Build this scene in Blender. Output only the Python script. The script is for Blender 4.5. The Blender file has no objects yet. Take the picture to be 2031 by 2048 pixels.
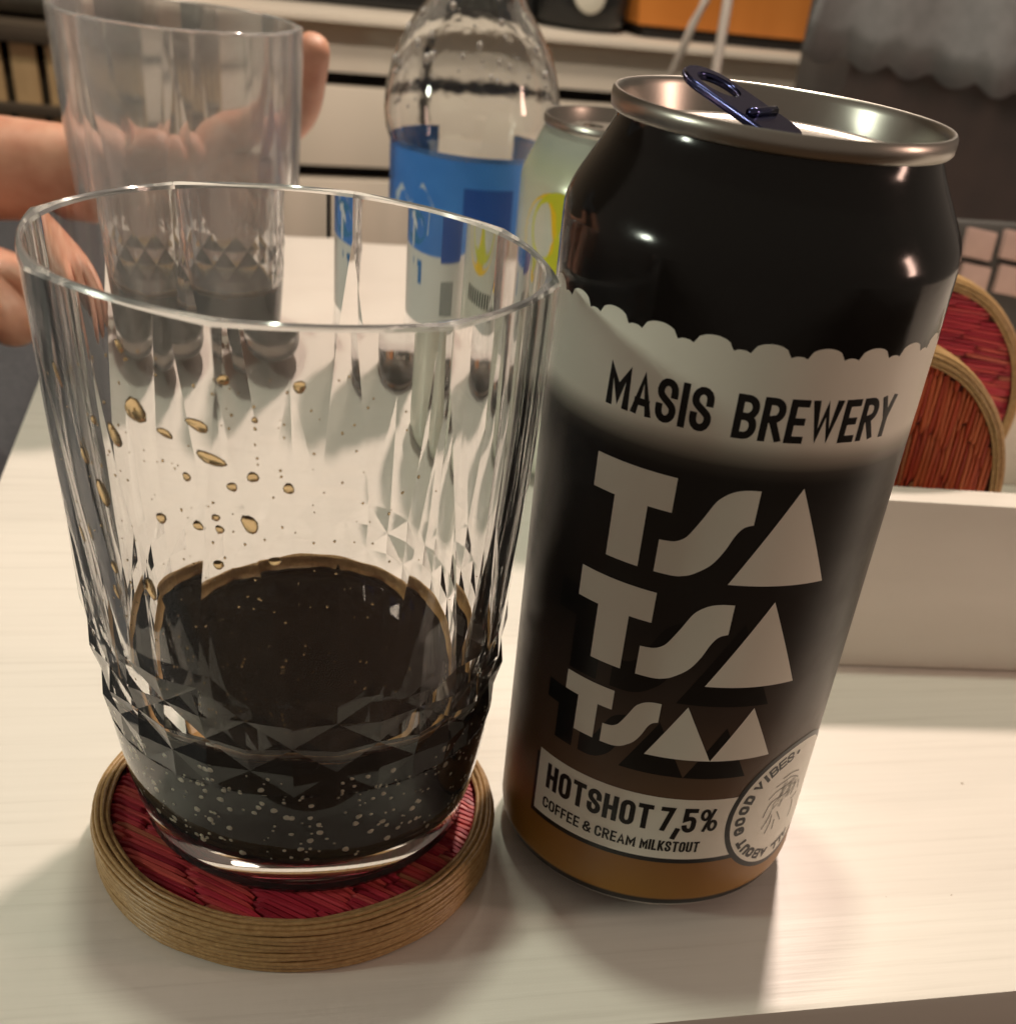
import bpy, bmesh, math, random
from mathutils import Matrix, Vector
random.seed(7)
R_ = math.radians
scene = bpy.context.scene
COL = scene.collection

# ------------------------------------------------------------------ camera
cam_d = bpy.data.cameras.new('camera')
cam = bpy.data.objects.new('camera', cam_d)
COL.objects.link(cam)
right = Vector((0.9931912, 0.02957738, 0.11267838))
up = Vector((-0.10747353, 0.6058589, 0.78827941))
fwd = Vector((0.04495196, 0.79502212, -0.60491252))
cam.matrix_world = Matrix(((right.x, up.x, -fwd.x, -0.03206884),
                           (right.y, up.y, -fwd.y, -0.210187),
                           (right.z, up.z, -fwd.z, 0.17277954),
                           (0, 0, 0, 1)))
cam_d.sensor_fit = 'HORIZONTAL'
cam_d.sensor_width = 36.0
cam_d.lens = 36.0 * 2319.1274 / 2031.0
cam_d.shift_x = -0.0517
cam_d.shift_y = 0.2579
cam_d.clip_start = 0.01
cam_d.clip_end = 50
cam_d.dof.use_dof = True
cam_d.dof.focus_distance = 0.212
cam_d.dof.aperture_fstop = 26.0
scene.camera = cam

# ------------------------------------------------------------------ world + lamps + exposure
world = bpy.data.worlds.new('World')
scene.world = world
world.use_nodes = True
bg = world.node_tree.nodes['Background']
bg.inputs[0].default_value = (1.0, 0.79, 0.62, 1)
bg.inputs[1].default_value = 0.165


def lamp(name, loc, target, size, power, color):
    l = bpy.data.lights.new(name, 'AREA')
    l.shape = 'DISK'
    l.size = size
    l.energy = power
    l.color = color
    o = bpy.data.objects.new(name, l)
    COL.objects.link(o)
    o.location = loc
    o.rotation_euler = (Vector(target) - Vector(loc)).to_track_quat('-Z', 'Y').to_euler()
    return o


lamp('warm_lamp', (0.135, 0.62, 0.92), (0, 0.05, 0), 0.08, 9.0, (1.0, 0.81, 0.68))
lamp('overhead_lamp', (-0.10, 0.15, 1.25), (-0.02, 0.05, 0), 0.08, 4.4, (0.95, 1.0, 0.78))
side = lamp('side_lamp', (1.05, -0.05, 0.36), (0, 0.02, 0.06), 0.09, 2.3, (1.0, 0.64, 0.50))
side.data.shape = 'RECTANGLE'
side.data.size_y = 0.34
lamp('window_lamp', (-0.95, -0.30, 0.36), (0, 0.0, 0.06), 0.11, 2.1, (0.93, 1.0, 0.82))

lamp('cabinet_fill', (0.02, 0.92, 0.85), (-0.05, 1.48, -0.12), 0.15, 5.0, (1.0, 0.84, 0.66))  # unseen fill light, added to brighten the cabinet and its surroundings

vs = scene.view_settings
vs.view_transform = 'Standard'
vs.look = 'None'
vs.exposure = 0.16
vs.gamma = 1.0
vs.use_curve_mapping = False
cy = scene.cycles
cy.max_bounces = 14
cy.transmission_bounces = 14
cy.glossy_bounces = 8
cy.diffuse_bounces = 4
cy.transparent_max_bounces = 16
cy.caustics_refractive = True
cy.caustics_reflective = False
cy.blur_glossy = 0.6
cy.sample_clamp_indirect = 6.0
cy.use_denoising = True
cy.use_light_tree = False
cy.use_adaptive_sampling = True
cy.adaptive_threshold = 0.03


# ------------------------------------------------------------------ materials
def S(node, name, val):
    if name in node.inputs:
        node.inputs[name].default_value = val


def mat(name, color=(0.5, 0.5, 0.5), rough=0.5, metal=0.0, spec=0.5, trans=0.0, ior=1.45, coat=0.0, sss=0.0):
    m = bpy.data.materials.new(name)
    m.use_nodes = True
    b = m.node_tree.nodes['Principled BSDF']
    S(b, 'Base Color', (*color, 1))
    S(b, 'Roughness', rough)
    S(b, 'Metallic', metal)
    S(b, 'Specular IOR Level', spec)
    S(b, 'Transmission Weight', trans)
    S(b, 'IOR', ior)
    S(b, 'Coat Weight', coat)
    S(b, 'Subsurface Weight', sss)
    if sss:
        S(b, 'Subsurface Radius', (0.006, 0.002, 0.001))
        S(b, 'Subsurface Scale', 1.0)
    return m


class N:
    def __init__(self, m):
        self.t = m.node_tree
        self.b = self.t.nodes['Principled BSDF']

    def n(self, typ, **kw):
        x = self.t.nodes.new(typ)
        for k, v in kw.items():
            if k in x.inputs:
                x.inputs[k].default_value = v
            else:
                setattr(x, k, v)
        return x

    def l(self, a, b):
        self.t.links.new(a, b)


def ramp(x, stops, mode='LINEAR'):
    cr = x.color_ramp
    cr.interpolation = mode
    while len(cr.elements) > 1:
        cr.elements.remove(cr.elements[-1])
    cr.elements[0].position = stops[0][0]
    cr.elements[0].color = (*stops[0][1], 1)
    for p, c in stops[1:]:
        e = cr.elements.new(p)
        e.color = (*c, 1)


def noisy(m, base, var, scale=(40, 40, 40), bump=0.0, detail=4, rough=None, coord='Object'):
    """vary a colour between base and var with noise and add a fine bump."""
    q = N(m)
    tc = q.n('ShaderNodeTexCoord')
    mp = q.n('ShaderNodeMapping')
    mp.inputs['Scale'].default_value = scale
    no = q.n('ShaderNodeTexNoise', Scale=1.0, Detail=detail)
    q.l(tc.outputs[coord], mp.inputs[0])
    q.l(mp.outputs[0], no.inputs['Vector'])
    r = q.n('ShaderNodeValToRGB')
    ramp(r, [(0.3, base), (0.7, var)])
    q.l(no.outputs[0], r.inputs[0])
    q.l(r.outputs[0], q.b.inputs['Base Color'])
    if bump:
        bp = q.n('ShaderNodeBump', Strength=bump, Distance=0.0005)
        q.l(no.outputs[0], bp.inputs['Height'])
        q.l(bp.outputs[0], q.b.inputs['Normal'])
    if rough:
        rr = q.n('ShaderNodeMapRange')
        rr.inputs['To Min'].default_value = rough[0]
        rr.inputs['To Max'].default_value = rough[1]
        q.l(no.outputs[0], rr.inputs[0])
        q.l(rr.outputs[0], q.b.inputs['Roughness'])
    return m


# ------------------------------------------------------------------ helpers
def link(name, me, m, parent=None, loc=None, rot=None):
    o = bpy.data.objects.new(name, me)
    COL.objects.link(o)
    if m is not None and len(me.materials) == 0:
        me.materials.append(m)
    if parent is not None:
        o.parent = parent
    if loc is not None:
        o.location = loc
    if rot is not None:
        o.rotation_euler = rot
    return o


def mesh(name, v, f, smooth=False, sharp=None):
    me = bpy.data.meshes.new(name)
    me.from_pydata([tuple(p) for p in v], [], f)
    me.update()
    if smooth:
        for p in me.polygons:
            p.use_smooth = True
        if sharp is not None:
            me.set_sharp_from_angle(angle=R_(sharp))
    return me


def from_bm(name, bm, smooth=False, sharp=None):
    me = bpy.data.meshes.new(name)
    bm.to_mesh(me)
    bm.free()
    if smooth:
        for p in me.polygons:
            p.use_smooth = True
        if sharp is not None:
            me.set_sharp_from_angle(angle=R_(sharp))
    return me


def lathe(prof, n=96, close_bottom=False, close_top=False):
    v, f = [], []
    for (r, z) in prof:
        for i in range(n):
            a = 2 * math.pi * i / n
            v.append((r * math.cos(a), r * math.sin(a), z))
    for k in range(len(prof) - 1):
        for i in range(n):
            j = (i + 1) % n
            f.append((k * n + i, k * n + j, (k + 1) * n + j, (k + 1) * n + i))
    if close_bottom:
        f.append(tuple(reversed(range(n))))
    if close_top:
        b = (len(prof) - 1) * n
        f.append(tuple(range(b, b + n)))
    return v, f


def box_bm(sx, sy, sz, bevel=0.0, seg=2, loc=(0, 0, 0)):
    bm = bmesh.new()
    bmesh.ops.create_cube(bm, size=1.0)
    bmesh.ops.scale(bm, vec=(sx, sy, sz), verts=bm.verts)
    if bevel:
        bmesh.ops.bevel(bm, geom=bm.edges[:], offset=bevel, segments=seg, profile=0.7, affect='EDGES')
    bmesh.ops.translate(bm, vec=loc, verts=bm.verts)
    return bm


def box(name, size, loc, m, parent=None, bevel=0.0, rot=None, seg=2):
    me = from_bm(name, box_bm(*size, bevel=bevel, seg=seg), smooth=bevel > 0, sharp=40)
    return link(name, me, m, parent, loc, rot)


def empty(name, loc, rot=(0, 0, 0)):
    o = bpy.data.objects.new(name, None)
    COL.objects.link(o)
    o.location = loc
    o.rotation_euler = rot
    o.empty_display_size = 0.02
    return o


def tag(o, label=None, cat=None, group=None, kind=None):
    if label:
        o['label'] = label
    if cat:
        o['category'] = cat
    if group:
        o['group'] = group
    if kind:
        o['kind'] = kind
    return o


def copy_tree(o, parent=None):
    c = o.copy()
    COL.objects.link(c)
    if parent is not None:
        c.parent = parent
    for ch in list(o.children):
        copy_tree(ch, c)
    return c


def tube(pts, rad, n=8, closed=False):
    v, f = [], []
    P = [Vector(p) for p in pts]
    m = len(P)
    ref = Vector((0, 0, 1))
    for i in range(m):
        a = P[(i - 1) % m] if (closed or i > 0) else P[i]
        b = P[(i + 1) % m] if (closed or i < m - 1) else P[i]
        t = (b - a).normalized()
        if abs(t.dot(ref)) > 0.95:
            s = t.cross(Vector((0, 1, 0))).normalized()
        else:
            s = t.cross(ref).normalized()
        w = s.cross(t)
        r = rad[i] if isinstance(rad, (list, tuple)) else rad
        for k in range(n):
            an = 2 * math.pi * k / n
            v.append(P[i] + s * (r * math.cos(an)) + w * (r * math.sin(an)))
    for i in range(m if closed else m - 1):
        for k in range(n):
            k2 = (k + 1) % n
            i2 = (i + 1) % m
            f.append((i * n + k, i * n + k2, i2 * n + k2, i2 * n + k))
    if not closed:
        f.append(tuple(reversed(range(n))))
        f.append(tuple(range((m - 1) * n, m * n)))
    return v, f


# ------------------------------------------------------------------ setting: floor, wall, table
M_floor = noisy(mat('floor_wood', rough=0.5), (0.10, 0.06, 0.035), (0.16, 0.10, 0.06), (3, 40, 3))
floor = link('floor', mesh('floor', [(-3, -2, 0), (3, -2, 0), (3, 3.2, 0), (-3, 3.2, 0)], [(0, 1, 2, 3)]), M_floor, loc=(0, 0, -0.48))
tag(floor, 'brown wooden floor beneath the white table', 'floor', kind='structure')
M_wall = noisy(mat('wall_paint', rough=0.8), (0.30, 0.25, 0.20), (0.34, 0.285, 0.23), (6, 6, 6))
CU = Vector((0.9150089, 0.40343365, 0))      # direction along the cabinet front
CN = Vector((-0.40343365, 0.9150089, 0))
wall_c = Vector((-0.317, 1.299, 0)) + CN * 0.62
wall = link('wall', mesh('wall', [tuple(CU * s + Vector((0, 0, z))) for s, z in ((-2, -0.48), (2.4, -0.48), (2.4, 1.9), (-2, 1.9))], [(0, 1, 2, 3)]), M_wall, loc=wall_c)
tag(wall, 'beige wall behind the cabinet', 'wall', kind='structure')

M_table = mat('white_painted_wood', (0.78, 0.75, 0.68), 0.32)
q = N(M_table)
tc = q.n('ShaderNodeTexCoord')
mp = q.n('ShaderNodeMapping')
mp.inputs['Scale'].default_value = (14, 420, 60)
no = q.n('ShaderNodeTexNoise', Scale=1.0, Detail=5.0, Roughness=0.6)
q.l(tc.outputs['Object'], mp.inputs[0])
q.l(mp.outputs[0], no.inputs['Vector'])
no2 = q.n('ShaderNodeTexNoise', Scale=26.0, Detail=3.0)
q.l(tc.outputs['Object'], no2.inputs['Vector'])
rp = q.n('ShaderNodeValToRGB')
ramp(rp, [(0.30, (0.70, 0.655, 0.60)), (0.45, (0.755, 0.71, 0.655)), (0.7, (0.78, 0.735, 0.68))])
q.l(no.outputs[0], rp.inputs[0])
vor = q.n('ShaderNodeTexVoronoi', Scale=95.0)
q.l(tc.outputs['Object'], vor.inputs['Vector'])
lt = q.n('ShaderNodeMath', operation='LESS_THAN')
lt.inputs[1].default_value = 0.045
q.l(vor.outputs['Distance'], lt.inputs[0])
vn = q.n('ShaderNodeTexNoise', Scale=31.0)
q.l(tc.outputs['Object'], vn.inputs['Vector'])
gt = q.n('ShaderNodeMath', operation='GREATER_THAN')
gt.inputs[1].default_value = 0.60
q.l(vn.outputs[0], gt.inputs[0])
mu = q.n('ShaderNodeMath', operation='MULTIPLY')
q.l(lt.outputs[0], mu.inputs[0])
q.l(gt.outputs[0], mu.inputs[1])
mx = q.n('ShaderNodeMix', data_type='RGBA')
mx.inputs['B'].default_value = (0.30, 0.22, 0.15, 1)
q.l(mu.outputs[0], mx.inputs['Factor'])
q.l(rp.outputs[0], mx.inputs[6])
mx.inputs[7].default_value = (0.30, 0.22, 0.15, 1)
q.l(mx.outputs[2], q.b.inputs['Base Color'])
rr = q.n('ShaderNodeMapRange')
rr.inputs['To Min'].default_value = 0.24
rr.inputs['To Max'].default_value = 0.42
q.l(no2.outputs[0], rr.inputs[0])
q.l(rr.outputs[0], q.b.inputs['Roughness'])
bp = q.n('ShaderNodeBump', Strength=0.30, Distance=0.0003)
q.l(no.outputs[0], bp.inputs['Height'])
q.l(bp.outputs[0], q.b.inputs['Normal'])

TYAW = math.atan2(0.2330, 0.972)
ex = Vector((math.cos(TYAW), math.sin(TYAW), 0))
ey = Vector((-math.sin(TYAW), math.cos(TYAW), 0))
# front-left corner of the table top from its front and left edges
pf = Vector((0.0217, -0.0549, 0))
pl = Vector((-0.2149, 0.1767, 0))
corner = pl + ey * ((pf - pl).dot(ey))
TW, TD = 0.92, 0.575
table = empty('coffee_table', corner + ex * TW / 2 + ey * TD / 2 + Vector((0, 0, -0.48)), (0, 0, TYAW))
tag(table, 'white painted wooden table carrying the glasses and cans', 'table')
top = box('tabletop', (TW, TD, 0.028), (0, 0, 0.48 - 0.014), M_table, table, bevel=0.0022)
for sx in (-1, 1):
    for sy in (-1, 1):
        box('leg', (0.05, 0.05, 0.450), (sx * (TW / 2 - 0.05), sy * (TD / 2 - 0.05), 0.2255), M_table, table, bevel=0.003)

# ------------------------------------------------------------------ white cabinet and what stands on it
M_cab = noisy(mat('cabinet_white', rough=0.5), (0.76, 0.69, 0.60), (0.80, 0.73, 0.64), (8, 8, 8))
M_dark = mat('dark_gap', (0.012, 0.010, 0.009), 0.8)
cab = empty('white_cabinet', Vector((-0.317, 1.299, -0.48)), (0, 0, math.atan2(CU.y, CU.x)))
tag(cab, 'white drawer cabinet with dark slots between its fronts, behind the bottle', 'cabinet')
# local: x along the front, y into the cabinet, z from floor (top at 0.514)
box('cabinet_top', (1.16, 0.36, 0.008), (0.10, 0.165, 0.510), M_cab, cab, bevel=0.002)
box('carcass', (1.12, 0.30, 0.50), (0.10, 0.185, 0.2555), M_dark, cab)
zs = [0.5045, 0.4565, 0.4420, 0.3600, 0.3455, 0.250, 0.238, 0.13, 0.118, 0.01]
for k in range(0, 10, 2):
    z1, z0 = zs[k], zs[k + 1]
    box('drawer_front', (0.55, 0.02, z1 - z0), (-0.18, 0.016, (z0 + z1) / 2), M_cab, cab, bevel=0.0015)
    box('drawer_front', (0.55, 0.02, z1 - z0), (0.385, 0.016, (z0 + z1) / 2), M_cab, cab, bevel=0.0015)


def on_cab(s, depth, z):
    return Vector((-0.317, 1.299, 0)) + CU * s + CN * depth + Vector((0, 0, z))


M_black = mat('black_plastic', (0.012, 0.013, 0.014), 0.35)
dev = empty('soundbar', on_cab(0.06, 0.12, 0.0343), (0, 0, math.atan2(CU.y, CU.x)))
tag(dev, 'long flat black device lying on the cabinet behind the bottle', 'device')
box('housing', (0.42, 0.10, 0.06), (0, 0, 0.0302), M_black, dev, bevel=0.012, seg=3)
box('front_grille', (0.38, 0.004, 0.03), (0, -0.052, 0.030), mat('grille', (0.02, 0.022, 0.02), 0.7), dev, bevel=0.001)

dev2 = empty('round_speaker', on_cab(0.33, 0.085, 0.0343), (0, 0, math.atan2(CU.y, CU.x)))
tag(dev2, 'rounded black device with a pale disc, on the cabinet beside the orange box', 'device')
v, f = lathe([(0.0, 0.0), (0.050, 0.0), (0.062, 0.012), (0.064, 0.04), (0.058, 0.062), (0.040, 0.074), (0.0, 0.076)], 40)
link('housing', mesh('housing', v, f, True), M_black, dev)
v, f = lathe([(0.0, 0.0), (0.019, 0.0), (0.021, 0.002), (0.019, 0.004), (0.0, 0.0045)], 32)
link('disc', mesh('disc', v, f, True, 50), mat('pale_disc', (0.6, 0.58, 0.5), 0.4), dev2, (-0.012, -0.061, 0.040), (R_(78), 0, 0))
for o in [c for c in dev.children if c.name.startswith('housing') and c.data.name.startswith('housing') and len(c.data.vertices) == 280]:
    o.parent = dev2

M_or = noisy(mat('orange_wood', rough=0.45), (0.50, 0.17, 0.03), (0.60, 0.22, 0.045), (20, 3, 3))
ob = empty('orange_box', on_cab(0.525, 0.10, 0.0343), (0, 0, math.atan2(CU.y, CU.x)))
tag(ob, 'orange box with a dark base on the right end of the cabinet', 'box')
bm = box_bm(0.27, 0.14, 0.11, 0.004, loc=(0, 0, 0.068))
for vv in bm.verts:
    if vv.co.z > 0.06:
        vv.co.x *= 1.10
link('body', from_bm('body', bm, True, 40), M_or, ob)
box('base', (0.25, 0.13, 0.012), (0.0, 0.0, 0.0062), M_dark, ob, bevel=0.002)
box('lid', (0.31, 0.155, 0.012), (0, 0, 0.1295), M_or, ob, bevel=0.003)

# small orange bowl behind the second glass
bo = empty('orange_bowl', on_cab(-0.11, 0.12, 0.0343))
tag(bo, 'orange bowl on the left of the cabinet, seen through the second glass', 'bowl')
v, f = lathe([(0.0, 0.0), (0.035, 0.0), (0.04, 0.004), (0.062, 0.03), (0.072, 0.06), (0.069, 0.06), (0.058, 0.03), (0.036, 0.008), (0.0, 0.007)], 40)
link('shell', mesh('shell', v, f, True, 50), M_or, bo)

# pale cable hanging down in front of the orange box
pts = [(0.056, 0.93, 0.30), (0.057, 0.925, 0.16), (0.052, 0.91, 0.105), (0.050, 0.90, 0.094), (0.056, 0.90, 0.084), (0.064, 0.90, 0.082), (0.071, 0.90, 0.10), (0.075, 0.90, 0.118), (0.078, 0.90, 0.2), (0.080, 0.9, 0.30)]
pts2 = [(0.082, 0.93, 0.42), (0.079, 0.915, 0.22), (0.0755, 0.902, 0.118), (0.0752, 0.90, 0.065), (0.074, 0.90, -0.02), (0.07, 0.90, -0.15), (0.06, 0.89, -0.30), (0.04, 0.88, -0.46), (0.02, 0.86, -0.477)]
v, f = tube(pts2, 0.0042, 8)
cable = link('hanging_cable', mesh('cable', v, f, True), mat('pale_cable', (0.62, 0.55, 0.50), 0.4))
tag(cable, 'thin pale cable hanging straight down behind the black can', 'cable')
v, f = tube([(0.063, 0.93, 0.42), (0.061, 0.915, 0.2), (0.058, 0.90, 0.113), (0.051, 0.90, 0.097), (0.044, 0.91, 0.07), (0.03, 0.93, 0.02), (0.02, 0.95, -0.2), (0.0, 0.98, -0.477)], 0.0035, 8)
cable2 = link('slack_cable', mesh('cord', v, f, True), cable.data.materials[0])
tag(cable2, 'slanting pale cable left of the straight hanging one', 'cable')

# ------------------------------------------------------------------ basket, sofa, grey cloth, cushion
M_wick = noisy(mat('wicker', rough=0.6), (0.40, 0.27, 0.13), (0.52, 0.37, 0.20), (60, 60, 20))
M_wickd = mat('wicker_band', (0.06, 0.045, 0.03), 0.7)
bas = empty('slatted_basket', (-0.60, 1.06, -0.48), (0, 0, 0.25))
tag(bas, 'tan basket of upright slats with a dark rim at the upper left', 'basket')
box('liner', (0.36, 0.26, 0.48), (0, 0, 0.2405), M_wickd, bas)
for i in range(13):
    box('slat', (0.021, 0.008, 0.494), (-0.17 + i * 0.0283, -0.137, 0.248), M_wick, bas, bevel=0.002)
for i in range(9):
    box('slat', (0.008, 0.021, 0.494), (0.187, -0.115 + i * 0.0283, 0.248), M_wick, bas, bevel=0.002)
box('rim', (0.40, 0.30, 0.014), (0, 0, 0.5025), M_wickd, bas, bevel=0.005)
box('cross_band', (0.38, 0.012, 0.008), (0, -0.147, 0.446), M_wickd, bas, bevel=0.002)
M_gcl = noisy(mat('grey_green_cloth', rough=0.9), (0.13, 0.13, 0.11), (0.18, 0.18, 0.15), (30, 30, 30))
bm = box_bm(0.33, 0.24, 0.09, 0.03, 4)
for vv in bm.verts:
    vv.co.z += 0.008 * math.sin(vv.co.x * 40) * (1 if vv.co.z > 0 else 0)
fold = link('folded_blanket', from_bm('blanket', bm, True), M_gcl, loc=(-0.60, 1.06, 0.076), rot=(0, 0, 0.25))
tag(fold, 'grey green folded cloth on top of the slatted basket', 'cloth')

M_sofa = noisy(mat('dark_grey_fabric', rough=0.95), (0.045, 0.048, 0.055), (0.07, 0.072, 0.08), (300, 300, 300), bump=0.3)
sofa = empty('grey_sofa', (-0.62, 0.36, -0.48), (0, 0, TYAW))
tag(sofa, 'dark grey upholstered seat past the left table edge', 'sofa')
box('seat_cushion', (0.60, 1.3, 0.16), (0.02, 0.05, 0.33), M_sofa, sofa, bevel=0.05, seg=5)
box('seat_base', (0.58, 1.28, 0.24), (0.0, 0.05, 0.125), M_sofa, sofa, bevel=0.02, seg=3)

# scalloped grey cloth
M_cloth = noisy(mat('grey_cloth', rough=0.95), (0.17, 0.175, 0.18), (0.21, 0.215, 0.22), (90, 90, 90), bump=0.2)


def hanging(name, x0, x1, y0, ztop, zlow, scal, per, mtl, wob=0.01, thick=0.003, left=False):
    nx = 96
    nz = 14
    v, f = [], []
    for i in range(nx + 1):
        t = i / nx
        x = x0 + (x1 - x0) * t
        ph = (x - x0) / per
        zb = zlow(t) + scal * abs(math.sin(math.pi * ph))
        for k in range(nz + 1):
            u = k / nz
            z = ztop + (zb - ztop) * u
            y = y0 + 0.25 * (x - x0) + wob * (0.3 + u) * math.sin(11 * t + 0.8 * math.sin(5 * t)) + 0.006 * u * math.sin(37 * t)
            xx = x
            if left:
                xx = x + (1 - t) ** 6 * 0.004 * math.sin(u * 17)
            v.append((xx, y, z))
    for i in range(nx):
        for k in range(nz):
            a = i * (nz + 1) + k
            f.append((a, a + 1, a + nz + 2, a + nz + 1))
    me = mesh(name, v, f, True)
    o = link(name, me, mtl)
    md = o.modifiers.new('thickness', 'SOLIDIFY')
    md.thickness = thick
    return o


gc = hanging('grey_throw', 0.131, 0.63, 0.80, 0.42, lambda t: 0.097 - 0.028 * t, -0.008, 0.034, M_cloth, left=True)
tag(gc, 'grey cloth with a wavy scalloped lower edge at the upper right', 'cloth')
M_cush = noisy(mat('charcoal_fabric', rough=0.95), (0.095, 0.09, 0.09), (0.16, 0.13, 0.12), (11, 11, 11), bump=0.2)
chair = empty('upholstered_chair', (0.44, 0.98, -0.48), (0, 0, 0.3))
tag(chair, 'dark charcoal upholstered chair beneath the scalloped grey cloth', 'chair')
box('backrest', (0.60, 0.10, 0.62), (0.0, 0.0, 0.56), M_cush, chair, bevel=0.04, seg=4)
box('seat', (0.60, 0.34, 0.14), (0.0, -0.16, 0.30), M_cush, chair, bevel=0.04, seg=4)
for sx in (-1, 1):
    for sy in (-0.27, 0.02):
        box('leg', (0.04, 0.04, 0.23), (sx * 0.26, sy, 0.116), M_dark, chair, bevel=0.004)

# checked cushion standing behind the tray
M_pink = noisy(mat('dusty_pink', rough=0.85), (0.36, 0.25, 0.22), (0.44, 0.31, 0.27), (80, 80, 80))
M_grid = mat('grid_grey', (0.05, 0.048, 0.045), 0.9)
ck = empty('checked_cushion', (0.262, 0.455, 0.0003), (R_(-14), 0, 0.32))
tag(ck, 'dark grey cushion with dusty pink square patches behind the coaster tray', 'cushion')
box('pad', (0.19, 0.05, 0.062), (-0.01, 0.02, 0.0315), M_grid, ck, bevel=0.010, seg=4)
for i in range(7):
    for k in range(2):
        box('square_patch', (0.0175, 0.004, 0.0135), (-0.086 + i * 0.0225, -0.0062, 0.0345 + k * 0.0165), M_pink, ck, bevel=0.0012, rot=(0, R_(7), 0))

# ------------------------------------------------------------------ faceted tumbler
GP = [(0.0, 33.4), (1.2, 34.1), (3.0, 34.5), (10.0, 36.5), (30.0, 39.3), (50.0, 40.9), (80.0, 42.2), (111.0, 43.0)]


def GR(z):
    """smooth (Catmull-Rom) outline through the measured radii."""
    z = max(GP[0][0], min(GP[-1][0], z))
    for i in range(len(GP) - 1):
        (z0, r0), (z1, r1) = GP[i], GP[i + 1]
        if z <= z1:
            def slope(j):
                if j <= 0 or j >= len(GP) - 1:
                    k0, k1 = (0, 1) if j <= 0 else (len(GP) - 2, len(GP) - 1)
                else:
                    k0, k1 = j - 1, j + 1
                return (GP[k1][1] - GP[k0][1]) / (GP[k1][0] - GP[k0][0])
            h = z1 - z0
            t = (z - z0) / h
            return ((2 * t ** 3 - 3 * t * t + 1) * r0 + (t ** 3 - 2 * t * t + t) * h * slope(i)
                    + (-2 * t ** 3 + 3 * t * t) * r1 + (t ** 3 - t * t) * h * slope(i + 1))
    return GP[-1][1]


C225 = math.cos(R_(22.5))


def shape(a, k=0.52):
    a = a % 45.0
    return 1 - k * (1 - C225 / math.cos(R_(a - 22.5)))


RIDGE = -2.75      # angle (deg) of a ridge, 0 = toward -Y, positive to the right


def gp(a, r, z):
    t = R_(a + RIDGE)
    return (r * math.sin(t) / 1000, -r * math.cos(t) / 1000, z / 1000)


def kout(z):
    return 0.52


IN_BOT = 6.5


def rin(a, z):
    t = min(1, max(0, (92.0 - z) / 70.0))
    t = 3 * t * t - 2 * t ** 3
    return GR(z) * shape(22.5) - 1.0 - 2.5 * t


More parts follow.
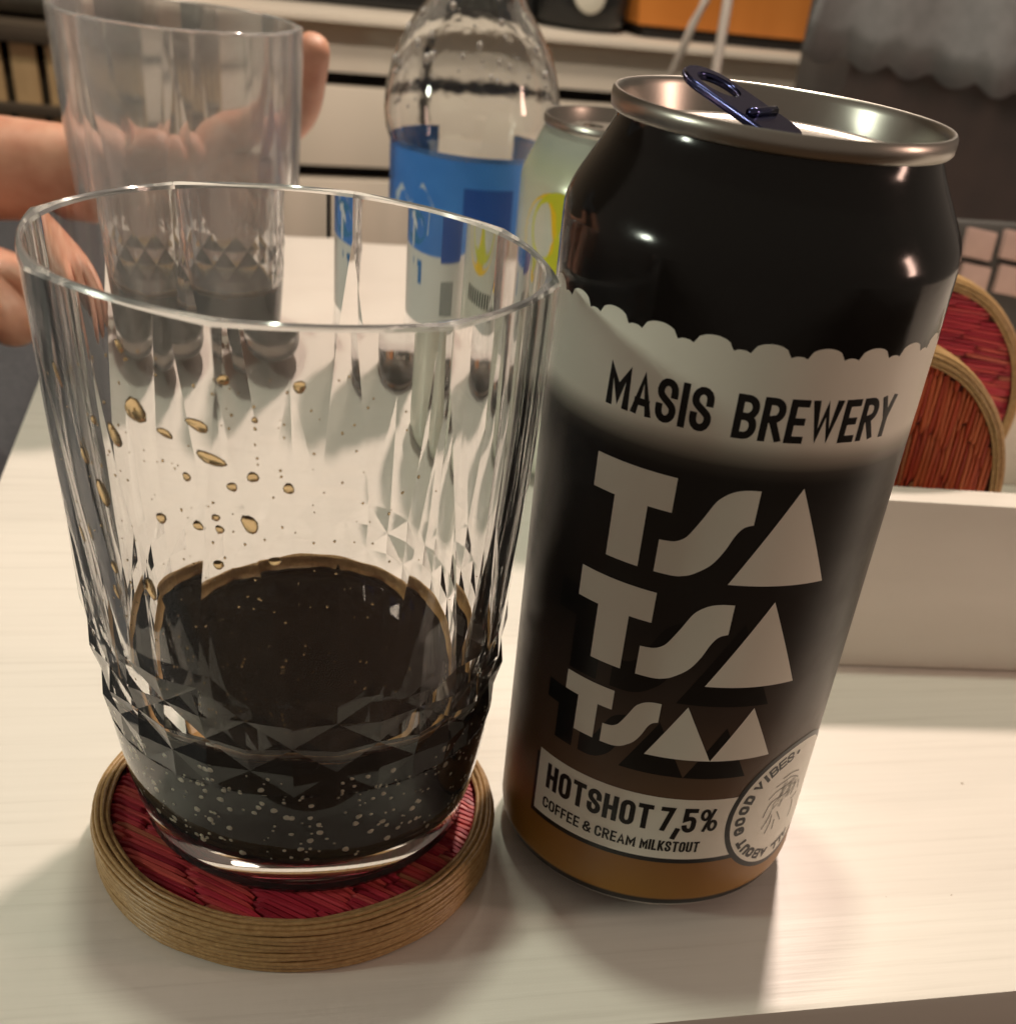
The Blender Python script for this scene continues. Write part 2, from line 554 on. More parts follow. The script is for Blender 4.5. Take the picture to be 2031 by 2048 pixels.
def tumbler_mesh(level):
    bm = bmesh.new()
    cache = {}
    grp = [0]

    def V(a, r, z):
        p = gp(a, r, z)
        key = (round(p[0] * 1e6), round(p[1] * 1e6), round(p[2] * 1e6), grp[0])
        if key not in cache:
            cache[key] = bm.verts.new(p)
        return cache[key]

    def F(*vs):
        vs = [x for i, x in enumerate(vs) if x not in vs[:i]]
        if len(vs) > 2:
            try:
                bm.faces.new(vs)
            except ValueError:
                pass
    H = 111.0
    ST = 11.25 / 5
    cols = [ST * i for i in range(21)]
    ND = shape(11.25, kout(50))       # depth of the diamond nodes
    CR, CMID = 0.960, 0.984           # centre of the ridge kite and of the flute kite

    def zlow(a):
        a = a if a <= 22.5 else 45 - a
        return 103 + (50 - 103) * a / 11.25 if a <= 11.25 else 50 + 26 * (a - 11.25) / 11.25

    MZ = 18
    for sct in range(8):
        o = 45.0 * sct
        grid = []
        for a in cols:
            zl = zlow(a)
            col = []
            for k in range(MZ + 1):
                z = zl + (H - zl) * k / MZ
                col.append((o + a, GR(z) * shape(a, kout(z)), z))
            grid.append(col)
        grp[0] = 0
        for i in range(20):
            for k in range(MZ):
                F(V(*grid[i][k]), V(*grid[i + 1][k]), V(*grid[i + 1][k + 1]), V(*grid[i][k + 1]))
        # pointed cuts: each half is a strip between the flute edge and its centre line
        e = [grid[i][0] for i in range(21)]

        def half(idx, ca, ztop, rtop, rbot):
            grp[0] += 1
            g = 1000 + sct * 10 + half.n
            half.n += 1
            grp[0] = g
            pts = [e[i] for i in idx]
            for p, q_ in zip(pts, pts[1:]):
                def cl(z):
                    t = (z - 50) / (ztop - 50)
                    return (o + ca, rbot + (rtop - rbot) * t, z)
                F(V(*p), V(*q_), V(*cl(q_[2])), V(*cl(p[2])))
        half.n = 0
        half(range(0, 6), 0, 103, GR(103), GR(50) * CR)
        half(range(5, 11), 22.5, 76, GR(76) * shape(22.5, kout(76)), GR(50) * CMID)
        half(range(10, 16), 22.5, 76, GR(76) * shape(22.5, kout(76)), GR(50) * CMID)
        half(range(15, 21), 45, 103, GR(103), GR(50) * CR)
    # diamond band: every triangle keeps its own flat normal
    rows = [50 - 5.45 * k for k in range(5)]
    gid = [5000]

    def dv(k, c):
        a = 11.25 * c
        z = rows[k]
        if k == 0:
            r = GR(50) * (CR if c % 4 == 0 else (CMID if c % 4 == 2 else ND))
        else:
            node = (c + k) % 2 == 1
            am = (1.0, 1.0, 1.0, 0.75, 0.0)[k]
            r = GR(z) * (0.973 + (-0.0130 if node else 0.0130) * am)
        return (a, r, z)

    def T3(*ps):
        gid[0] += 1
        grp[0] = gid[0]
        F(*[V(*p) for p in ps])
    for k in range(4):
        for c in range(32):
            a, b = dv(k, c), dv(k, c + 1)
            d_, e_ = dv(k + 1, c), dv(k + 1, c + 1)
            if (c + k) % 2 == 1:
                T3(a, e_, b)
                T3(a, d_, e_)
            else:
                T3(a, d_, b)
                T3(b, d_, e_)
    # base ring
    grp[0] = 1
    NB = 96
    for c in range(NB):
        st = 360.0 / NB
        a0, a1 = st * c, st * (c + 1)

        def edge(aa):
            c0 = int(aa // 11.25)
            t = aa / 11.25 - c0
            p, q_ = dv(4, c0), dv(4, c0 + 1)
            return (aa, p[1] + (q_[1] - p[1]) * t, p[2])
        prev = [V(*edge(a0)), V(*edge(a1))]
        for z in (25.5, 20.0, 14.0, 9.0, 5.0, 3.0, 1.2, 0.0):
            kk = 0.973 if z > 2 else 0.985
            nx = [V(a0, GR(z) * kk, z), V(a1, GR(z) * kk, z)]
            F(prev[0], nx[0], nx[1], prev[1])
            prev = nx
        nx = [V(a0, 28.5, 0.0), V(a1, 28.5, 0.0)]
        F(prev[0], nx[0], nx[1], prev[1])
        prev = nx
        nx = [V(a0, 26.5, 1.2), V(a1, 26.5, 1.2)]
        F(prev[0], nx[0], nx[1], prev[1])
        F(nx[0], V(0, 0.0, 1.4), nx[1])
    # rim and inside
    grp[0] = 0
    NI = 160
    si = 360.0 / NI
    al = [si * i for i in range(NI)]
    loops = [lambda a: V(a, GR(111) * shape(a, kout(111)), 111.0),
             lambda a: V(a, GR(111) * shape(a) - 0.22, 111.6),
             lambda a: V(a, 0.5 * (GR(111) * shape(a) + rin(a, 111)), 111.9),
             lambda a: V(a, rin(a, 111) + 0.2, 111.6)]
    for z in (111.0, 109, 107, 104, 101, 98, 94, 90, 80, 70, 60, 50, 42, level, 24, 18, 13, 9.5):
        loops.append(lambda a, z=z: V(a, rin(a, z), z))
    loops.append(lambda a: V(a, rin(a, 9) - 1.4, 7.4))
    loops.append(lambda a: V(a, rin(a, 9) - 4.0, IN_BOT))
    loops.append(lambda a: V(a, 14.0, IN_BOT - 0.2))
    for A, B in zip(loops, loops[1:]):
        for a in al:
            F(A(a), A(a + si), B(a + si), B(a))
    for a in al:
        F(loops[-1](a), loops[-1](a + si), V(0, 0.0001, IN_BOT - 0.2))
    # outward normals: outside faces point away from the axis, inside faces toward it
    bm.normal_update()
    for fc in bm.faces:
        c = fc.calc_center_median()
        r = math.hypot(c.x, c.y) * 1000
        z = c.z * 1000
        n_ = fc.normal
        if z < 3.2 and r < 33.0:
            want = Vector((0, 0, -1))
        elif z < IN_BOT + 0.05 and r < 33.0:
            want = Vector((0, 0, 1))
        elif z > 111.3:
            want = Vector((0, 0, 1))
        else:
            rr_ = rin(0, z) if z < 96 else 0.5 * (rin(22.5, z) + GR(z) * shape(22.5, kout(z)))
            an = math.degrees(math.atan2(c.x, -c.y)) - RIDGE
            mid = rin(an, min(z, 111)) + 0.4
            want = Vector((c.x, c.y, 0)) if r > mid else Vector((-c.x, -c.y, 0))
            if z < 9.4 and r < 33.6 and r < mid:
                want = Vector((-c.x, -c.y, 0.02))
        if n_.dot(want) < 0:
            fc.normal_flip()
        inside = (z > IN_BOT - 0.5 and r < 33.0 and z < 9.4 and r < rin(0, 9.5) - 0.01) or (9.4 <= z < level and abs(r - rin(0, z)) < 0.12)
        fc.material_index = 1 if inside else (2 if z > 111.2 else 0)
    me = from_bm('tumbler_shell', bm, True)
    me.set_sharp_from_angle(angle=R_(5.0))
    return me


def liquid_mesh(level):
    """closed body of drink: material 0 = free surface, 1 = side touching the wall."""
    bm = bmesh.new()
    n = 160
    g = 0.04
    side = [(0.0, IN_BOT - 0.2 + g), (14.0, IN_BOT - 0.2 + g), (rin(0, 9) - 4.0 - g, IN_BOT + g), (rin(0, 9) - 1.4 - g, 7.4 + g), (rin(0, 9.5) - g, 9.5)]
    side += [(rin(0, z) - g, z) for z in (13, 18, 24) if z < level - 1] + [(rin(0, level) - g, level)]
    R = rin(0, level)
    top_ = [(R - g, level), (R - 0.14, level - 0.7), (R - 0.35, level - 1.35), (R - 0.8, level - 1.85), (R - 1.7, level - 2.2), (R - 3.5, level - 2.35), (10.0, level - 2.4), (0.0, level - 2.4)]
    rings = []
    for r, z in side + top_[1:]:
        if r == 0.0:
            rings.append([bm.verts.new((0, 0, z / 1000))])
        else:
            rings.append([bm.verts.new((r * math.cos(2 * math.pi * i / n) / 1000, r * math.sin(2 * math.pi * i / n) / 1000, z / 1000)) for i in range(n)])
    for k, (A, B) in enumerate(zip(rings, rings[1:])):
        for i in range(n):
            j = (i + 1) % n
            fs = [A[i % len(A)], A[j % len(A)], B[j % len(B)], B[i % len(B)]]
            fs = [x for q_, x in enumerate(fs) if x not in fs[:q_]]
            fc = bm.faces.new(fs)
            fc.material_index = 1 if k < len(side) - 1 else 0
    bmesh.ops.recalc_face_normals(bm, faces=bm.faces)
    return from_bm('stout', bm, True, 35)


def plastic(name, trans, r0, r1):
    """clear moulded plastic, faintly hazy and smudged."""
    m = mat(name, (0.96, 0.95, 0.95), r0, trans=trans, ior=1.47)
    q = N(m)
    tc = q.n('ShaderNodeTexCoord')
    no = q.n('ShaderNodeTexNoise', Scale=60.0, Detail=5.0, Roughness=0.6)
    q.l(tc.outputs['Object'], no.inputs['Vector'])
    mr = q.n('ShaderNodeMapRange')
    mr.inputs['From Min'].default_value = 0.45
    mr.inputs['From Max'].default_value = 0.75
    mr.inputs['To Min'].default_value = r0
    mr.inputs['To Max'].default_value = r1
    q.l(no.outputs[0], mr.inputs[0])
    q.l(mr.outputs[0], q.b.inputs['Roughness'])
    return m


M_glass = plastic('clear_plastic', 0.978, 0.008, 0.06)
M_glass_rim = plastic('rim_highlight_plastic', 0.80, 0.10, 0.25)  # white highlight along the rim put into a milkier, scuffed plastic
M_glass_hazy = plastic('hazy_plastic', 0.86, 0.05, 0.14)
M_stout = mat('stout', (0.95, 0.75, 0.55), 0.02, trans=1.0, ior=1.34)
M_iface = mat('plastic_against_drink', (0.97, 0.96, 0.95), 0.01, trans=1.0, ior=1.097)
M_side = mat('stout_side')
for m_ in (M_stout, M_side):
    q = N(m_)
    va = q.n('ShaderNodeVolumeAbsorption', Density=520.0)
    va.inputs['Color'].default_value = (0.62, 0.36, 0.10, 1)
    q.l(va.outputs[0], q.t.nodes['Material Output'].inputs['Volume'])
tr_ = q.n('ShaderNodeBsdfTransparent')
q.l(tr_.outputs[0], q.t.nodes['Material Output'].inputs['Surface'])
M_drop = mat('brown_drop', (0.90, 0.70, 0.40), 0.03, trans=0.95, ior=1.34)
M_film = noisy(mat('foam_film', rough=0.45, trans=0.35), (0.42, 0.21, 0.06), (0.60, 0.34, 0.12), (900, 900, 900), bump=0.2)
M_foam = mat('foam_bubble', (0.93, 0.86, 0.68), 0.5)

GX, GY, GZ = -0.0751, -0.0121, 0.0108
glass1 = empty('tumbler', (GX, GY, GZ))
tag(glass1, 'large clear faceted tumbler with a little dark stout, in the foreground on a red coaster', 'glass', 'faceted tumblers')
LV = 36.3


def fill_tumbler(parent, level, m_wall):
    gm = tumbler_mesh(level)
    gm.materials.append(m_wall)
    gm.materials.append(M_iface)
    gm.materials.append(M_glass_rim)
    link('shell', gm, m_wall, parent)
    lm_ = liquid_mesh(level)
    lm_.materials.append(M_stout)
    lm_.materials.append(M_side)
    link('stout', lm_, M_stout, parent)
    # tan foam film left round the edge of the drink
    R = rin(0, level)
    rnd_ = random.Random(int(level * 10))
    ph = [rnd_.uniform(0, 6.28) for _ in range(6)]
    v_, f_ = [], []
    n_ = 160
    for i in range(n_):
        a_ = 2 * math.pi * i / n_
        w_ = 0.75 + 0.22 * math.sin(5 * a_ + ph[0]) + 0.18 * math.sin(11 * a_ + ph[1]) + 0.15 * math.sin(23 * a_ + ph[2])
        h_ = 0.5 + 0.18 * math.sin(7 * a_ + ph[3]) + 0.16 * math.sin(17 * a_ + ph[4])
        for r_, z_ in ((R - 0.03, level + h_), (R - 0.16, level + h_ * 0.4), (R - 0.42, level - 1.2), (R - 0.42 - w_ * 0.6, level - 1.75), (R - 0.5 - w_ * 1.3, level - 2.12)):
            v_.append((r_ * math.cos(a_) / 1000, r_ * math.sin(a_) / 1000, z_ / 1000))
    for i in range(n_):
        j = (i + 1) % n_
        for k in range(4):
            f_.append((i * 5 + k, j * 5 + k, j * 5 + k + 1, i * 5 + k + 1))
    link('foam_ring', mesh('foam_ring', v_, f_, True), M_film, parent)


fill_tumbler(glass1, LV, M_glass)


def unit_sphere(seg, rings):
    v, f = [(0, 0, 1.0)], []
    for k in range(1, rings):
        p = math.pi * k / rings
        for i in range(seg):
            a = 2 * math.pi * i / seg
            v.append((math.sin(p) * math.cos(a), math.sin(p) * math.sin(a), math.cos(p)))
    v.append((0, 0, -1.0))
    for i in range(seg):
        j = (i + 1) % seg
        f.append((0, 1 + i, 1 + j))
        for k in range(rings - 2):
            b = 1 + k * seg
            f.append((b + i, b + seg + i, b + seg + j, b + j))
        b = 1 + (rings - 2) * seg
        f.append((b + i, len(v) - 1, b + j))
    return v, f


def blobs(name, items, seg=10, rings=7):
    """items: (theta deg, z mm, half width mm, half height mm, tilt deg, depth mm, offset mm)"""
    sv, sf = unit_sphere(seg, rings)
    V_, F_ = [], []
    for th, z, w, h, tl, dp, off in items:
        a = th - RIDGE
        c = Vector(gp(a, rin(a, z) + off, z))
        t = R_(th)
        nrm = Vector((math.sin(t), -math.cos(t), 0))
        tan = Vector((math.cos(t), math.sin(t), 0))
        upv = Vector((0.0, 0.0, 1.0)) + nrm * 0.06
        ct, st = math.cos(R_(tl)), math.sin(R_(tl))
        e1 = tan * ct + upv * st
        e2 = upv * ct - tan * st
        b = len(V_)
        for x, y, zz in sv:
            wob = 1 + 0.08 * math.sin(3 * math.atan2(y, x) + th) + 0.06 * math.sin(2 * math.atan2(y, x) + 3 * th)
            V_.append(c + (e1 * (x * w * wob) + e2 * (y * h * wob) + nrm * (zz * dp)) * 0.001)
        F_ += [tuple(b + i for i in q_) for q_ in sf]
    return mesh(name, V_, F_, True)


px = 1 / 12.5
dl = [(-44.9, 96.9, 7, 26), (-22.0, 96.2, 24, 24), (-28.6, 91.2, 13, 26), (-35.4, 80.5, 15, 30), (-7.7, 96.3, 22, 12), (-5.5, 91.6, 28, 12), (-39.9, 85.6, 9, 18), (-48.4, 70.0, 9, 19), (-11.2, 88.0, 9, 9), (-1.6, 87.7, 10, 10), (2.5, 89.5, 11, 11), (9.7, 88.0, 11, 11), (-9.7, 80.4, 11, 11), (1.4, 81.9, 14, 20), (-5.8, 82.3, 8, 8), (-5.2, 80.4, 9, 9), (12.4, 103.2, 12, 12), (-6.3, 74.2, 11, 11), (6.2, 75.8, 13, 10), (-25.2, 66.3, 13, 26), (-36.6, 67.3, 7, 14), (-18.8, 80.0, 12, 12), (-15.3, 94.0, 18, 8), (-2.2, 103.4, 12, 10), (-55.5, 83.1, 7, 9), (-34.5, 92.3, 8, 9), (-24.0, 104.9, 8, 13), (3.5, 98.1, 6, 6), (-37.6, 62.6, 7, 18)]
items = []
for th, z, w, h in dl:
    tl = 20 if h > 1.3 * w else (-14 if w > 1.3 * h else 0)
    items.append((th, z, w * px, h * px, tl, 0.22, -0.05))
for i in range(300):
    th = random.gauss(-12, 30)
    z = random.uniform(42, 106)
    s = random.uniform(0.09, 0.24)
    items.append((th, z, s, s * random.uniform(0.9, 1.5), random.uniform(-30, 30), 0.12, -0.02))
dr = link('droplets', blobs('droplets', items), M_drop, glass1)
tag(dr, 'brown droplets clinging inside the tumbler wall', kind='stuff')
items = []
for i in range(300):
    th = random.uniform(-75, 100)
    z = random.uniform(9, 31)
    s = random.choice((0.20, 0.28, 0.38, 0.52, 0.68))
    items.append((th, z, s, s * random.uniform(0.8, 1.1), random.uniform(-40, 40), 0.24, -0.05))
bb = link('bubbles', blobs('bubbles', items, 8, 5), M_foam, glass1)
tag(bb, 'pale bubbles clinging below the stout surface', kind='stuff')

G2 = (-0.1745, 0.2646, 0.0108)
glass2 = empty('tumbler', G2, (0, 0, 0.3))
tag(glass2, 'clear faceted tumbler held by a hand in the background, behind the foreground tumbler', 'glass', 'faceted tumblers')
fill_tumbler(glass2, 28.0, M_glass_hazy)

# ------------------------------------------------------------------ coasters
M_cord = noisy(mat('tan_cord', rough=0.34), (0.34, 0.20, 0.08), (0.48, 0.31, 0.14), (900, 900, 900), bump=0.15)
M_core = mat('coaster_core', (0.10, 0.03, 0.02), 0.8)


def straw_mat(name, c0, c1, c2):
    m = mat(name, c0, 0.42)
    q = N(m)
    oi = q.n('ShaderNodeObjectInfo')
    r = q.n('ShaderNodeValToRGB')
    ramp(r, [(0.0, c0), (0.45, c1), (0.93, c2), (1.0, (0.45, 0.26, 0.12))])
    q.l(oi.outputs['Random'], r.inputs[0])
    tc = q.n('ShaderNodeTexCoord')
    mp = q.n('ShaderNodeMapping')
    mp.inputs['Scale'].default_value = (1.2, 5, 2)
    no = q.n('ShaderNodeTexNoise', Scale=1.0, Detail=3.0)
    q.l(tc.outputs['Object'], mp.inputs[0])
    q.l(mp.outputs[0], no.inputs['Vector'])
    mxx = q.n('ShaderNodeMix', data_type='RGBA', blend_type='MULTIPLY')
    mxx.inputs[0].default_value = 0.7
    rr = q.n('ShaderNodeValToRGB')
    ramp(rr, [(0.3, (0.45, 0.4, 0.4)), (0.7, (1, 1, 1))])
    q.l(no.outputs[0], rr.inputs[0])
    q.l(r.outputs[0], mxx.inputs[6])
    q.l(rr.outputs[0], mxx.inputs[7])
    q.l(mxx.outputs[2], q.b.inputs['Base Color'])
    return m


M_straw = straw_mat('red_straw', (0.36, 0.022, 0.045), (0.60, 0.045, 0.080), (0.72, 0.12, 0.10))
M_strawo = straw_mat('orange_straw', (0.44, 0.05, 0.022), (0.58, 0.10, 0.035), (0.66, 0.17, 0.06))
RC = 0.0424


def straw_piece():
    w, h = 0.5, 0.42
    v, f = [], []
    for x, dz, ws in ((-0.5, -0.5, 0.7), (-0.36, 0.0, 1.0), (0.36, 0.0, 1.0), (0.5, -0.5, 0.7)):
        for y, z in ((-w * ws, -0.5), (-w * 0.55 * ws, h + dz), (w * 0.55 * ws, h + dz), (w * ws, -0.5)):
            v.append((x, y, z))
    for k in range(3):
        for j in range(3):
            a = k * 4 + j
            f.append((a, a + 1, a + 5, a + 4))
    f.append((0, 4, 8, 12, 13, 9, 5, 1)[:0] or (0, 3, 2, 1))
    f.append((12, 13, 14, 15))
    return mesh('straw', v, f)


def make_coaster(label):
    t = empty('coaster', (0, 0, 0))
    tag(t, label, 'coaster', 'red straw coasters')
    v, f = lathe([(0.0, 0.0008), (RC - 0.0008, 0.0008), (RC - 0.0008, 0.0103), (RC - 0.0034, 0.0108), (RC - 0.0036, 0.0092), (0.0, 0.0092)], 72)
    link('core', mesh('core', v, f), M_core, t)
    # wound cord: ten turns up the side, three over the top
    turns = [(RC - 0.00055 - 0.00035 * abs(k - 4.5) / 4.5 ** 1.0 * (1 if k in (0, 9) else 0.3), 0.00062 + k * 0.00108) for k in range(10)]
    turns += [(RC - 0.00155, 0.01105), (RC - 0.0026, 0.01128), (RC - 0.00365, 0.01098)]
    for R, z in turns:
        pts = []
        for i in range(80):
            a = 2 * math.pi * i / 80
            w = 0.00013 * math.sin(5 * a + 900 * z) + 0.00008 * math.sin(13 * a + 77 * R * 1000)
            pts.append(((R + w) * math.cos(a), (R + w) * math.sin(a), z + 0.00012 * math.sin(7 * a + z * 3000) + 0.00006 * math.sin(19 * a + z * 9000)))
        v, f = tube(pts, 0.00058, 6, True)
        link('cord_turn', mesh('cord_turn', v, f, True), M_cord, t)
    # straw rows
    sp = straw_piece()
    sp.materials.append(M_straw)
    Rin = RC - 0.0040
    ang = R_(-24)
    pitch = 0.00135
    rows = int(2 * Rin / pitch)
    seg = 0.0165
    for i in range(rows):
        y = -Rin + (i + 0.5) * pitch
        half = math.sqrt(max(0, Rin * Rin - y * y))
        off = seg * 0.5 * ((i // 9) % 2) + random.uniform(-0.0013, 0.0013)
        x = -half - (off % seg) + random.uniform(0, 0.002)
        while x < half:
            a, b = max(x, -half), min(x + seg * random.uniform(0.96, 1.1), half)
            x += seg
            if b - a < 0.002:
                continue
            cx = (a + b) / 2
            o = bpy.data.objects.new('straw', sp)
            COL.objects.link(o)
            o.parent = t
            o.location = (cx * math.cos(ang) - y * math.sin(ang), cx * math.sin(ang) + y * math.cos(ang), 0.0098 + random.uniform(-0.00015, 0.00025))
            o.scale = (b - a, pitch * random.uniform(0.95, 1.25), 0.0012)
            o.rotation_euler = (random.uniform(-0.12, 0.12), random.uniform(-0.01, 0.01), ang + random.uniform(-0.035, 0.035))
    return t


co1 = make_coaster('round red straw coaster with a tan cord rim, under the foreground tumbler')
co1.location = (-0.0765, -0.0149, 0.0002)
# tray with upright coasters
tray = empty('white_tray', (0.0624, 0.0837, 0.0), (0, 0, R_(8.4)))
tag(tray, 'white wooden open tray box holding two upright coasters, right of the black can', 'tray box')
M_tray = noisy(mat('tray_white', rough=0.38), (0.68, 0.63, 0.57), (0.73, 0.68, 0.62), (20, 160, 60), bump=0.12)
TL, TDp, TH, TT = 0.25, 0.15, 0.0525, 0.010
x0 = -0.052
box('front_panel', (TL, TT, TH), (x0 + TL / 2, TT / 2, TH / 2 + 0.0003), M_tray, tray, bevel=0.0012)
box('back_panel', (TL, TT, TH), (x0 + TL / 2, TDp - TT / 2, TH / 2 + 0.0003), M_tray, tray, bevel=0.0012)
for xx in (x0 + TT / 2, x0 + TL - TT / 2):
    box('side_panel', (TT, TDp - 2 * TT - 0.0006, TH), (xx, TDp / 2, TH / 2 + 0.0003), M_tray, tray, bevel=0.0012)
box('bottom_panel', (TL - 2 * TT - 0.0006, TDp - 2 * TT - 0.0006, 0.0010), (x0 + TL / 2, TDp / 2, 0.0010), M_tray, tray)

co3 = copy_tree(co1)
co3['label'] = 'orange red coaster standing upright just behind the tray front'
co3.location = (0.0590, 0.1185, 0.0442)
co3.rotation_euler = (R_(88), R_(64), R_(4))
for c in co3.children:
    if c.name.startswith('straw'):
        c.material_slots[0].link = 'OBJECT'
        c.material_slots[0].material = M_strawo
co4 = copy_tree(co1)
co4['label'] = 'deep red coaster standing upright at the back of the tray, its cord rim lit'
co4.location = (0.0880, 0.200, 0.0442)
co4.rotation_euler = (R_(87), R_(-20), R_(6))

# ------------------------------------------------------------------ stout can
can = empty('stout_can', (0, 0, 0))
tag(can, 'tall black and cream beer can with big cream lettering, standing open beside the tumbler', 'can')
RB = 0.0331
M_print = mat('can_print', (0.02, 0.02, 0.02), 0.3)
q = N(M_print)
tc = q.n('ShaderNodeTexCoord')
sx = q.n('ShaderNodeSeparateXYZ')
q.l(tc.outputs['Object'], sx.inputs[0])
mr = q.n('ShaderNodeMath', operation='DIVIDE')
mr.inputs[1].default_value = 0.150
q.l(sx.outputs['Z'], mr.inputs[0])
rp = q.n('ShaderNodeValToRGB')
K = (0.0045, 0.0042, 0.0040)
CRM = (0.80, 0.78, 0.69)


def zf(mm):
    return mm / 150.0


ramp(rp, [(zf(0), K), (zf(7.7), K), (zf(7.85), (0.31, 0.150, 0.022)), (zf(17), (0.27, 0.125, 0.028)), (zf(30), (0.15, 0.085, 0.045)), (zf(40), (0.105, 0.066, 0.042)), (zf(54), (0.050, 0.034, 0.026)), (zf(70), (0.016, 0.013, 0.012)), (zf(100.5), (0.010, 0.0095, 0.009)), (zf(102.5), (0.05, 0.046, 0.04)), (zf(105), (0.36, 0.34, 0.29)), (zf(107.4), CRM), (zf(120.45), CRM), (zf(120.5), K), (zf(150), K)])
q.l(mr.outputs[0], rp.inputs[0])
q.l(rp.outputs[0], q.b.inputs['Base Color'])
rgh = q.n('ShaderNodeValToRGB')
ramp(rgh, [(zf(0), (0.34,) * 3), (zf(119), (0.34,) * 3), (zf(121), (0.13,) * 3), (zf(150), (0.10,) * 3)])
q.l(mr.outputs[0], rgh.inputs[0])
sm = q.n('ShaderNodeTexNoise', Scale=70.0, Detail=6.0, Roughness=0.65)
q.l(tc.outputs['Object'], sm.inputs['Vector'])
sr = q.n('ShaderNodeMapRange')
sr.inputs['From Min'].default_value = 0.45
sr.inputs['From Max'].default_value = 0.75
sr.inputs['To Min'].default_value = 0.0
sr.inputs['To Max'].default_value = 0.12
q.l(sm.outputs[0], sr.inputs[0])
ad = q.n('ShaderNodeMath', operation='ADD')
q.l(rgh.outputs[0], ad.inputs[0])
q.l(sr.outputs[0], ad.inputs[1])
q.l(ad.outputs[0], q.b.inputs['Roughness'])
nn = q.n('ShaderNodeTexNoise', Scale=500.0, Detail=2.0)
q.l(tc.outputs['Object'], nn.inputs['Vector'])
bp = q.n('ShaderNodeBump', Strength=0.03, Distance=0.0002)
q.l(nn.outputs[0], bp.inputs['Height'])
q.l(bp.outputs[0], q.b.inputs['Normal'])
bprof = [(0.0322, 0.0060), (0.0328, 0.0074), (0.0331, 0.0092)]
for k in range(1, 24):
    bprof.append((RB, 0.0092 + (0.1310 - 0.0092) * k / 23))
# shoulder and neck
for r, z in ((33.05, 131.8), (32.75, 133.3), (32.2, 134.7), (31.3, 136.4), (30.2, 138.2), (29.0, 140.1), (27.9, 141.9), (27.0, 143.5), (26.4, 144.8), (26.05, 146.0), (26.0, 146.9)):
    bprof.append((r / 1000, z / 1000))
v, f = lathe(bprof, 256)
body = link('body', mesh('body', v, f, True), M_print, can)
M_alu = mat('aluminium', (0.74, 0.71, 0.66), 0.30, metal=1.0)
v, f = lathe([(0.0, 0.0075), (0.012, 0.0062), (0.020, 0.0035), (0.0232, 0.0006), (0.0245, 0.0001), (0.0258, 0.0006), (0.0290, 0.0030), (0.0312, 0.0047), (0.03215, 0.0060)], 160)
link('base', mesh('base', v, f, True, 50), M_alu, can)
M_rim = mat('rim_aluminium', (0.40, 0.38, 0.345), 0.30, metal=1.0)
v, f = lathe([(0.0262, 0.1464), (0.0270, 0.1462), (0.02735, 0.1466), (0.02745, 0.1480), (0.02735, 0.1487), (0.02700, 0.14915), (0.0266, 0.1491), (0.0263, 0.1487), (0.0261, 0.1478), (0.0253, 0.1440), (0.0250, 0.1428), (0.0244, 0.1424), (0.0238, 0.1428), (0.0234, 0.1442), (0.0230, 0.1446), (0.0205, 0.1446), (0.0200, 0.1442), (0.0185, 0.1441), (0.0, 0.1441)], 192)
link('lid', mesh('lid', v, f, True, 50), M_rim, can)
# pour opening and scored line
v, f = lathe([(0.0, 0.14418), (0.0094, 0.14418), (0.0100, 0.14440), (0.0104, 0.14418), (0.0104, 0.1440)], 40)
for i, p in enumerate(v):
    v[i] = (p[0] * 1.15 + 0.0085, p[1] * 0.95 - 0.0068, p[2])
link('pour_opening', mesh('pour_opening', v, f, True), mat('opening_dark', (0.01, 0.008, 0.006), 0.4), can)
v, f = lathe([(0.0, 0.1456), (0.0021, 0.1455), (0.0029, 0.1450), (0.0032, 0.1440)], 24)
link('rivet', mesh('rivet', v, f, True), M_rim, can)

# raised pull tab
M_tab = mat('dark_blue_tab', (0.060, 0.066, 0.16), 0.18, metal=1.0)


def stadium(L0, L1, w, n=14):
    pts = []
    for i in range(n + 1):
        a = -math.pi / 2 + math.pi * i / n
        pts.append((L1 - w + w * math.cos(a), w * math.sin(a)))
    for i in range(n + 1):
        a = math.pi / 2 + math.pi * i / n
        pts.append((L0 + w * 0.9 + w * 0.9 * math.cos(a), w * math.sin(a)))
    return pts


def ring_plate(outer, inner, th):
    n = len(outer)
    v, f = [], []
    for z, lst in ((0, outer), (th, outer), (th, inner), (0, inner)):
        for p in lst:
            v.append((p[0], p[1], z))
    # rounded edges: offset middle loops outward
    for k in range(4):
        k2 = (k + 1) % 4
        for i in range(n):
            j = (i + 1) % n
            f.append((k * n + i, k * n + j, k2 * n + j, k2 * n + i))
    bm = bmesh.new()
    vs_ = [bm.verts.new(p) for p in v]
    for q_ in f:
        bm.faces.new([vs_[x] for x in q_])
    bmesh.ops.recalc_face_normals(bm, faces=bm.faces)
    return bm


tabdir = Vector((-0.0150, 0.0110, 0.0058)).normalized()
tabw = tabdir.cross(Vector((0, 0, 1))).normalized()
tabn = tabw.cross(tabdir)
tm = Matrix((tabdir, tabw, tabn)).transposed().to_4x4()
tm.translation = Vector((0.0, 0.0, 0.1449))
out = stadium(-0.0035, 0.0200, 0.0056)
inn = [((p[0] - 0.0135) * 0.62 + 0.0138, p[1] * 0.58) for p in stadium(0.0075, 0.0188, 0.0056)]
bm = ring_plate(out, inn, 0.0013)
bmesh.ops.bevel(bm, geom=[e for e in bm.edges if e.calc_face_angle(0) > 1.0], offset=0.00045, segments=3, affect='EDGES')
tab = link('pull_tab', from_bm('pull_tab', bm, True, 50), M_tab, can)
tab.matrix_local = tm
v, f = tube([(0.0045, y, 0.0016) for y in (-0.0042, -0.0014, 0.0014, 0.0042)], 0.0007, 8)
bar = link('cross_bar', mesh('cross_bar', v, f, True), M_tab, tab)

